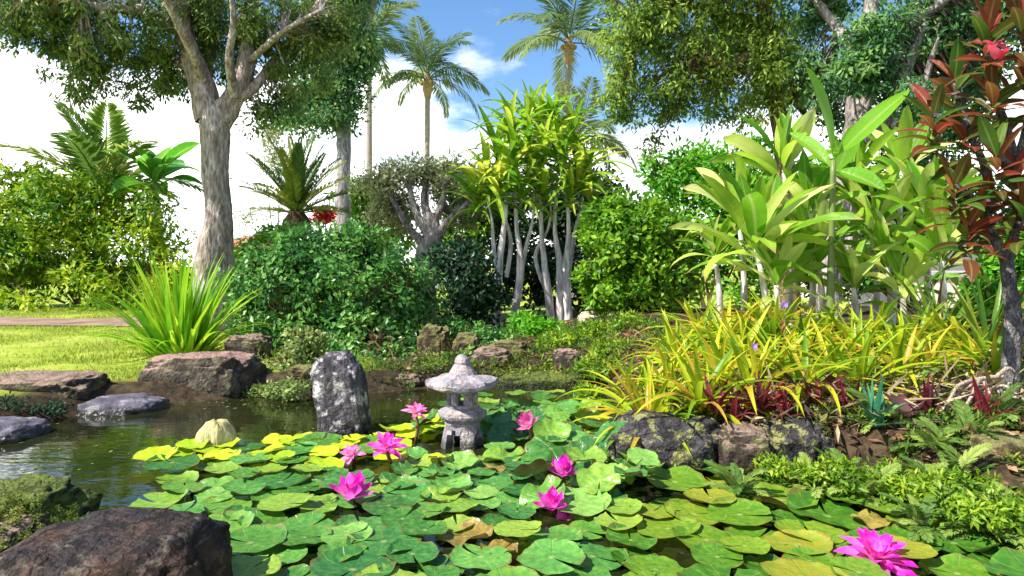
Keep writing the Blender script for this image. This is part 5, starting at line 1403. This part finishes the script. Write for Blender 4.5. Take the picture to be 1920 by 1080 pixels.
fern('low fern at the right photo edge below the brown rock', 1915, 940, .19, 16, 67)
for i, (px, py, d, lab) in enumerate([(1470, 800, 3.42, 'small crimson bromeliad low between the two bank ferns'), (1590, 800, 3.45, 'crimson bromeliad left of the teal spiky one'), (1745, 790, 3.4, 'crimson bromeliad under the dead branch'), (1845, 800, 3.3, 'dark red bromeliad by the flat brown rock'), (1380, 790, 3.5, 'dark red bromeliad behind the pale feathery fern')]):
    c = at(px, py, d); c.z = max(gz(c.x, c.y), .05)
    rosette('red_bromeliad', lab, 'bromeliad', c, SB, LF_mag, 13, .85, 220 + i)
for i, (px, py, lab) in enumerate([(1580, 830, 'green fern under the cream bromeliad'), (1660, 800, 'green fern behind the teal bromeliad'), (1715, 850, 'fern in front of the burgundy plant'), (1800, 850, 'fern left of the brown edge rock, upper one'), (1880, 800, 'fern against the red-leaved trunk'), (1590, 770, 'fern at the foot of the rightmost front bromeliad'), (1700, 760, 'fern beside the short straight twig'), (1850, 870, 'fern on top of the flat brown rock edge')]):
    fern(lab, px, py, .19, 15, 300 + i, None, .22)
fern('small star-like fern at the waterline under the grey rock', 1488, 888, .10, 7, 68, None, .05)
fern('lower fern between two others near the pink fallen leaves', 1730, 925, .17, 16, 69)
fern('olive fern at the foot of the red-leaved tree', 1820, 790, .2, 14, 70, None, .3)
fern('small fern in the shade below the dead branch', 1760, 820, .16, 12, 71, None, .25)
tuft('groundcover', 'yellow-green mossy groundcover spread between the ferns on the right bank', 'plant', [gb(1560, 885, .12, .16, .03), gb(1660, 900, .12, .18, .03), gb(1780, 915, .13, .22, .03), gb(1870, 950, .13, .2, .03), gb(1460, 880, .08, .1, .03)], LF_fern, 72, 110, 34, .05, .035, .012, up=.6)
tuft('fern', 'bright green low fern at the foot of the white stems', 'fern', [blob(1010, 618, 8.0, 45, 18), blob(985, 605, 8.2, 30, 14)], LF_bright, 65, 60, 30, .09, .07, .03)
tuft('fern', 'yellow-green fern mound behind the lantern on the back bank', 'fern', [blob(1060, 640, 6.8, 55, 22), blob(1100, 625, 7, 40, 20), blob(1040, 690, 6.1, 50, 14)], LF_fern, 66, 80, 32, .07, .06, .022)
tuft('groundcover', 'dark low leaves at the foot of the round bush behind the standing stone', 'plant', [blob(620, 690, 6.3, 60, 22), blob(690, 690, 6.2, 50, 20)], LF_dark, 81, 70, 26, .08, .055, .026)
tuft('groundcover', 'mossy green leaves on the back bank left of the lantern finial', 'plant', [blob(770, 700, 5.9, 60, 14), blob(820, 690, 6.2, 50, 14)], LF_moss, 82, 60, 26, .06, .04, .02)
tuft('groundcover', 'yellow-green leaves on the back bank right of the lantern roof', 'plant', [blob(975, 700, 5.95, 60, 13), blob(1050, 705, 5.9, 55, 14)], LF_moss, 83, 60, 26, .06, .045, .02)
tuft('groundcover', 'green leaves on the back bank beside the leftmost bromeliad tips', 'plant', [blob(1120, 690, 5.6, 50, 20), blob(1150, 655, 6.0, 50, 20), blob(1095, 740, 5.0, 35, 12)], LF_fern, 84, 80, 28, .06, .05, .02)
tuft('groundcover', 'lime leaves on the slope between the white stems and the lime bush', 'plant', [blob(1120, 630, 7.2, 45, 16), blob(1190, 610, 7.0, 60, 18), blob(1060, 660, 6.6, 50, 12)], LF_fern, 85, 80, 28, .08, .06, .025)
tuft('groundcover', 'dark leaves below the very dark bush near the brown rocks', 'plant', [blob(860, 620, 7.8, 60, 18), blob(930, 630, 7.3, 45, 14)], LF_dark, 86, 60, 26, .09, .06, .03)
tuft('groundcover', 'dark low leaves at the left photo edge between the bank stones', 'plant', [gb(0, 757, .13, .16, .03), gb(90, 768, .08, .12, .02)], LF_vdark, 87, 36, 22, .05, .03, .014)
tuft('moss_cushion', 'olive moss growing over the rock at the left edge', 'moss', [gb(45, 985, .17, .20, .03), gb(110, 1000, .10, .13, .03), gb(15, 950, .2, .10, .03)], LF_moss, 67, 110, 60, .022, .012, .006)
tuft('moss_cushion', 'yellow moss and leaves on the left end of the lichened bank rock', 'moss', [gb(1150, 830, .1, .05, .07), gb(1185, 860, .05, .05, .04), gb(1290, 868, .05, .07, .02)], LF_moss, 68, 40, 40, .03, .022, .011)
tuft('groundcover', 'low dark green plants at the lawn edge beside the long rock', 'plant', [gb(490, 735, .05, .12, .05), gb(540, 730, .08, .15, .06)], LF_varieg, 69, 36, 26, .06, .04, .02)
# ground litter: far too many bits to count
rng = np.random.default_rng(8)
n = 5200
x = rng.uniform(.3, 3.2, n); y = rng.uniform(2.2, 6.5, n)
x2 = rng.uniform(-1.2, 1.3, 1600); y2 = rng.uniform(5.5, 9.5, 1600)
x = np.concatenate([x, x2]); y = np.concatenate([y, y2])
k = pond_sd(x, y) > .06
x, y = x[k], y[k]
p = np.stack([x, y, height(x, y) + rng.uniform(.012, .035, len(x))], -1)
V, T, t = scatter(p, nrm(np.stack([rng.normal(size=len(x)), rng.normal(size=len(x)), rng.normal(0, .3, len(x))], -1)), nrm(np.stack([rng.normal(0, .5, len(x)), rng.normal(0, .5, len(x)), np.ones(len(x))], -1)),
                  rng.uniform(.03, .09, len(x)), rng.uniform(.015, .035, len(x)), rng.random(len(x)), LEAF_V, LEAF_T)
o = obj('leaf_litter', fast_mesh('leaf_litter', V, T, t), leaf_mat('dry_leaves', [(.05, .025, .015), (.13, .06, .03), (.24, .10, .05), (.34, .24, .13)], transl=.1, rough=.7, noise_scale=5))
tag(o, 'brown and reddish fallen leaves covering the garden soil', 'leaves', kind='stuff')
rng = np.random.default_rng(18)
n = 1500
x = rng.uniform(.75, 3.1, n); y = rng.uniform(3.3, 4.3, n)
k = (pond_sd(x, y) > .10) & (y > 3.25 + .1 * np.sin(x * 7))
x, y = x[k], y[k]
p = np.stack([x, y, height(x, y) + rng.uniform(.0, .10, len(x))], -1)
dd = nrm(np.stack([rng.normal(0, .8, len(x)), rng.normal(-.5, .6, len(x)), rng.normal(.15, .5, len(x))], -1))
V, T, t = scatter(p, dd, nrm(np.stack([rng.normal(0, .6, len(x)), rng.normal(0, .6, len(x)), np.ones(len(x))], -1)), rng.uniform(.10, .26, len(x)), rng.uniform(.010, .022, len(x)), rng.random(len(x)), LEAF_V, LEAF_T)
o = obj('dry_thatch', fast_mesh('dry_thatch', V, T, t), leaf_mat('dry_blades', [(.03, .022, .014), (.10, .07, .035), (.22, .16, .08), (.42, .34, .2), (.20, .22, .04)], transl=.15, rough=.7, noise_scale=5))
tag(o, 'tangle of dry bromeliad blades on the slope below the yellow clump', 'dry leaves', kind='stuff')
rng = np.random.default_rng(28)
x = rng.uniform(-3, 1.8, 2600); y = rng.uniform(1.9, 5.8, 2600)
sdv = pond_sd(x, y)
k = (sdv < -.03) & (rng.random(2600) < np.clip(.12 + .8 * np.exp(sdv * 5), 0, 1))
x, y = x[k], y[k]
p = np.stack([x, y, np.full(len(x), .004)], -1)
V, T, t = scatter(p, np.stack([rng.normal(size=len(x)), rng.normal(size=len(x)), np.zeros(len(x))], -1), np.tile([0, 0, 1.0], (len(x), 1)), rng.uniform(.01, .045, len(x)), rng.uniform(.006, .018, len(x)), rng.random(len(x)), LEAF_V, LEAF_T)
o = obj('floating_debris', fast_mesh('floating_debris', V, T, t), leaf_mat('wet_debris', [(.05, .03, .012), (.14, .10, .03), (.22, .26, .05), (.36, .30, .12)], transl=.1, rough=.4, noise_scale=5))
tag(o, 'tiny leaves and plant bits floating on the pond water', 'debris', kind='stuff')
rng = np.random.default_rng(38)
def bank_cover(n, x0, x1, y0, y1, thr, mul):
    x = rng.uniform(x0, x1, n); y = rng.uniform(y0, y1, n)
    f = np.array([noise.fractal(Vector((a_ * mul, b_ * mul, 3.3)), 1, 2, 3) for a_, b_ in zip(x, y)])
    k = (pond_sd(x, y) > .03) & (f > thr)
    return x[k], y[k]
x1_, y1_ = bank_cover(2300, .6, 3.4, 2.4, 3.75, -.12, 2.2)
x2_, y2_ = bank_cover(1500, -1.3, 1.4, 5.3, 8.8, -.05, 1.6)
cx = np.concatenate([x1_, x2_]); cy = np.concatenate([y1_, y2_])
per = 15
kx = np.repeat(np.arange(len(cx)), per)
v = rnd_dirs(rng, len(kx)); v[:, 2] = np.abs(v[:, 2]) * .7
rad_ = rng.uniform(.02, .055, len(cx))[kx] * (1 + .5 * (cy[kx] > 5))
pos = np.stack([cx[kx], cy[kx], height(cx[kx], cy[kx]) + .01], -1) + v * rad_[:, None]
tn = np.clip(rng.random(len(cx))[kx] * .6 + rng.random(len(kx)) * .4, 0, 1)
V, T, t = scatter(pos, nrm(v + rng.normal(0, .5, v.shape)), nrm(v * .4 + np.array([0, 0, 1.0]) + rng.normal(0, .3, v.shape)), rng.uniform(.018, .042, len(kx)) * (1 + .4 * (cy[kx] > 5)), rng.uniform(.007, .016, len(kx)), tn)
o = obj('bank_groundcover', fast_mesh('bank_groundcover', V, T, t), leaf_mat('leaf_bank', [(.012, .04, .006), (.04, .10, .010), (.10, .19, .014), (.24, .30, .03)], transl=.3, rough=.6, noise_scale=2.0))
tag(o, 'low mossy green groundcover spread over the pond banks', 'groundcover', kind='stuff')
# dead branches on the bank
M_twig = bark_mat('dry_twig', [(.20, .15, .11), (.36, .29, .23), (.5, .43, .36)], 20, .4, .4)
def twig_thing(label, paths):
    pts = [p for pa in paths for p in pa]
    b = pts[0].copy()
    me = multi_tube('dead_branch', [([q - b for q in pa], [.012 - .006 * i / (len(pa) - 1) for i in range(len(pa))]) for pa in paths], 6, 5, .12)
    o = obj('dead_branch', me, M_twig); o.location = b
    return tag(o, label, 'branch')
D = 3.45
twig_thing('bleached forked dead branch arching over the right bank', [[at(1880, 705, D), at(1830, 712, D), at(1795, 725, D - .05), at(1765, 770, D - .1), at(1700, 805, D - .15)], [at(1830, 715, D), at(1790, 745, D - .05), at(1760, 790, D - .1)],
            [at(1835, 712, D), at(1818, 750, D - .1), at(1785, 792, D - .15)], [at(1845, 715, D), at(1860, 750, D - .05), at(1875, 800, D - .1)], [at(1870, 705, D), at(1890, 690, D), at(1905, 700, D)]])
twig_thing('short straight dead twig stuck in the bank left of the forked branch', [[at(1695, 758, 3.5), at(1712, 772, 3.45), at(1730, 790, 3.4)], [at(1690, 735, 3.6), at(1740, 735, 3.55), at(1770, 730, 3.55)]])
for i, (px, py, dd_, lab) in enumerate(((1620, 742, 3.75, 'thin dead twigs at the foot of the yellow clump, left of the bank'), (1800, 762, 3.5, 'tangled dead twigs lying under the bleached forked branch'), (1860, 745, 3.5, 'grey dead twigs right beside the red-leaved trunk'))):
    rq = random.Random(500 + i); ps = []
    for j in range(9):
        x0_, y0_ = px + rq.uniform(-45, 45), py + rq.uniform(-22, 22)
        q = [at(x0_ + k_ * rq.uniform(8, 22) * (1 if j % 2 else -1), y0_ + k_ * rq.uniform(-6, 14), dd_ - .03 * k_) for k_ in range(4)]
        for v in q: v.z = max(v.z, gz(v.x, v.y) + .012)
        ps.append(q)
    twig_thing(lab, ps)
# purple wildflowers above the bromeliads
M_pur = leaf_mat('petal_purple', [(.25, .12, .55), (.36, .22, .68)], by='obj', transl=.4)
PP = blade_mesh('petal', .028, .026, 35, 10, 'petal', 4, .2)
for px, py, d, lab in ((1470, 573, 4.3, 'purple flower standing high above the bromeliads'), (1412, 652, 3.8, 'purple flower low in the middle of the bromeliads')):
    c = at(px, py, d); b = Vector((c.x, c.y + .05, gz(c.x, c.y + .05)))
    root = thing('purple_flower', b, lab, 'flower')
    obj('stem', tube_mesh('stem', [Vector((0, 0, 0)), (c - b) * .5 + Vector((.02, 0, 0)), c - b], [.005, .004, .003], 5, 4), M_gstem, root)
    for i in range(5):
        o = obj('petal', PP, M_pur, root)
        o.matrix_local = Matrix.Translation(c - b) @ Matrix.Rotation(R(55), 4, 'X') @ Matrix.Rotation(i * 1.2566, 4, 'Z')
    for i in range(8):
        place('leaf', SB[1], LF_ging, root, (c - b) * (.3 + .07 * i), i * GA, .35)

# ---------------------------------------------------------------- houses glimpsed behind the garden
M_stucco = plain_mat('pale_stucco', (.70, .58, .54), .85, .06, 2.0)
M_tile = plain_mat('red_roof_tile', (.48, .15, .12), .8, .2, 3.0)
M_ledge = plain_mat('grey_ledge', (.45, .43, .43), .8, .1, 3.0)
M_pane = plain_mat('dark_window', (.05, .06, .07), .15, .1)
def box(name, lo, hi, mat, parent, off=Vector((0, 0, 0)), bev=.01):
    bm = bmesh.new(); bmesh.ops.create_cube(bm, size=1)
    c = (Vector(lo) + Vector(hi)) / 2; s = Vector(hi) - Vector(lo)
    for v in bm.verts: v.co = Vector((v.co.x * s.x, v.co.y * s.y, v.co.z * s.z))
    if bev: bmesh.ops.bevel(bm, geom=bm.edges[:], offset=bev, segments=1, affect='EDGES')
    me = bpy.data.meshes.new(name); bm.to_mesh(me); bm.free()
    o = obj(name, me, mat, parent); o.location = c - off
    return o
def house(label, x0, x1, y0, y1, wall_h, roof_h, tile, name='house'):
    b = Vector(((x0 + x1) / 2, (y0 + y1) / 2, .1))
    root = thing(name, b, label, 'house')
    box('wall', (x0, y0, .05), (x1, y1, wall_h), M_stucco, root, b)
    box('ledge', (x0 - .06, y0 - .07, wall_h * .42), (x1 + .06, y0 + .05, wall_h * .42 + .10), M_ledge, root, b)
    n = int((x1 - x0) / 2.4) if tile is M_tile else 0
    for i in range(n):
        cx = x0 + (i + .5) * (x1 - x0) / n
        w = box('window', (cx - .5, y0 - .04, wall_h * .55), (cx + .5, y0 + .03, wall_h * .88), M_ledge, root, b)
        box('pane', (cx - .42, y0 - .05, wall_h * .57), (cx + .42, y0 + .02, wall_h * .86), M_pane, w, b + w.location)
    e = .5
    V = [(x0 - e, y0 - e, wall_h), (x1 + e, y0 - e, wall_h), (x1 + e, y1 + e, wall_h), (x0 - e, y1 + e, wall_h)]
    inset = (y1 - y0) / 2
    V += [(x0 + inset * .8, (y0 + y1) / 2, wall_h + roof_h), (x1 - inset * .8, (y0 + y1) / 2, wall_h + roof_h)]
    V = [(v[0] - b.x, v[1] - b.y, v[2] - b.z + .003) for v in V]
    me = bpy.data.meshes.new('roof'); me.from_pydata(V, [], [(0, 1, 5, 4), (1, 2, 5), (2, 3, 4, 5), (3, 0, 4), (3, 2, 1, 0)])
    obj('roof', me, tile, root)
    return root
c = at(470, 500, 48)
house('distant house with a red tiled roof left of the cycad', c.x - 3.2, c.x + 2.6, 48, 53, 2.3, 1.0, M_tile)
house('pale stucco house glimpsed behind the plants at right', 7.2, 14.5, 13.5, 18.5, 1.95, .6, M_ledge)
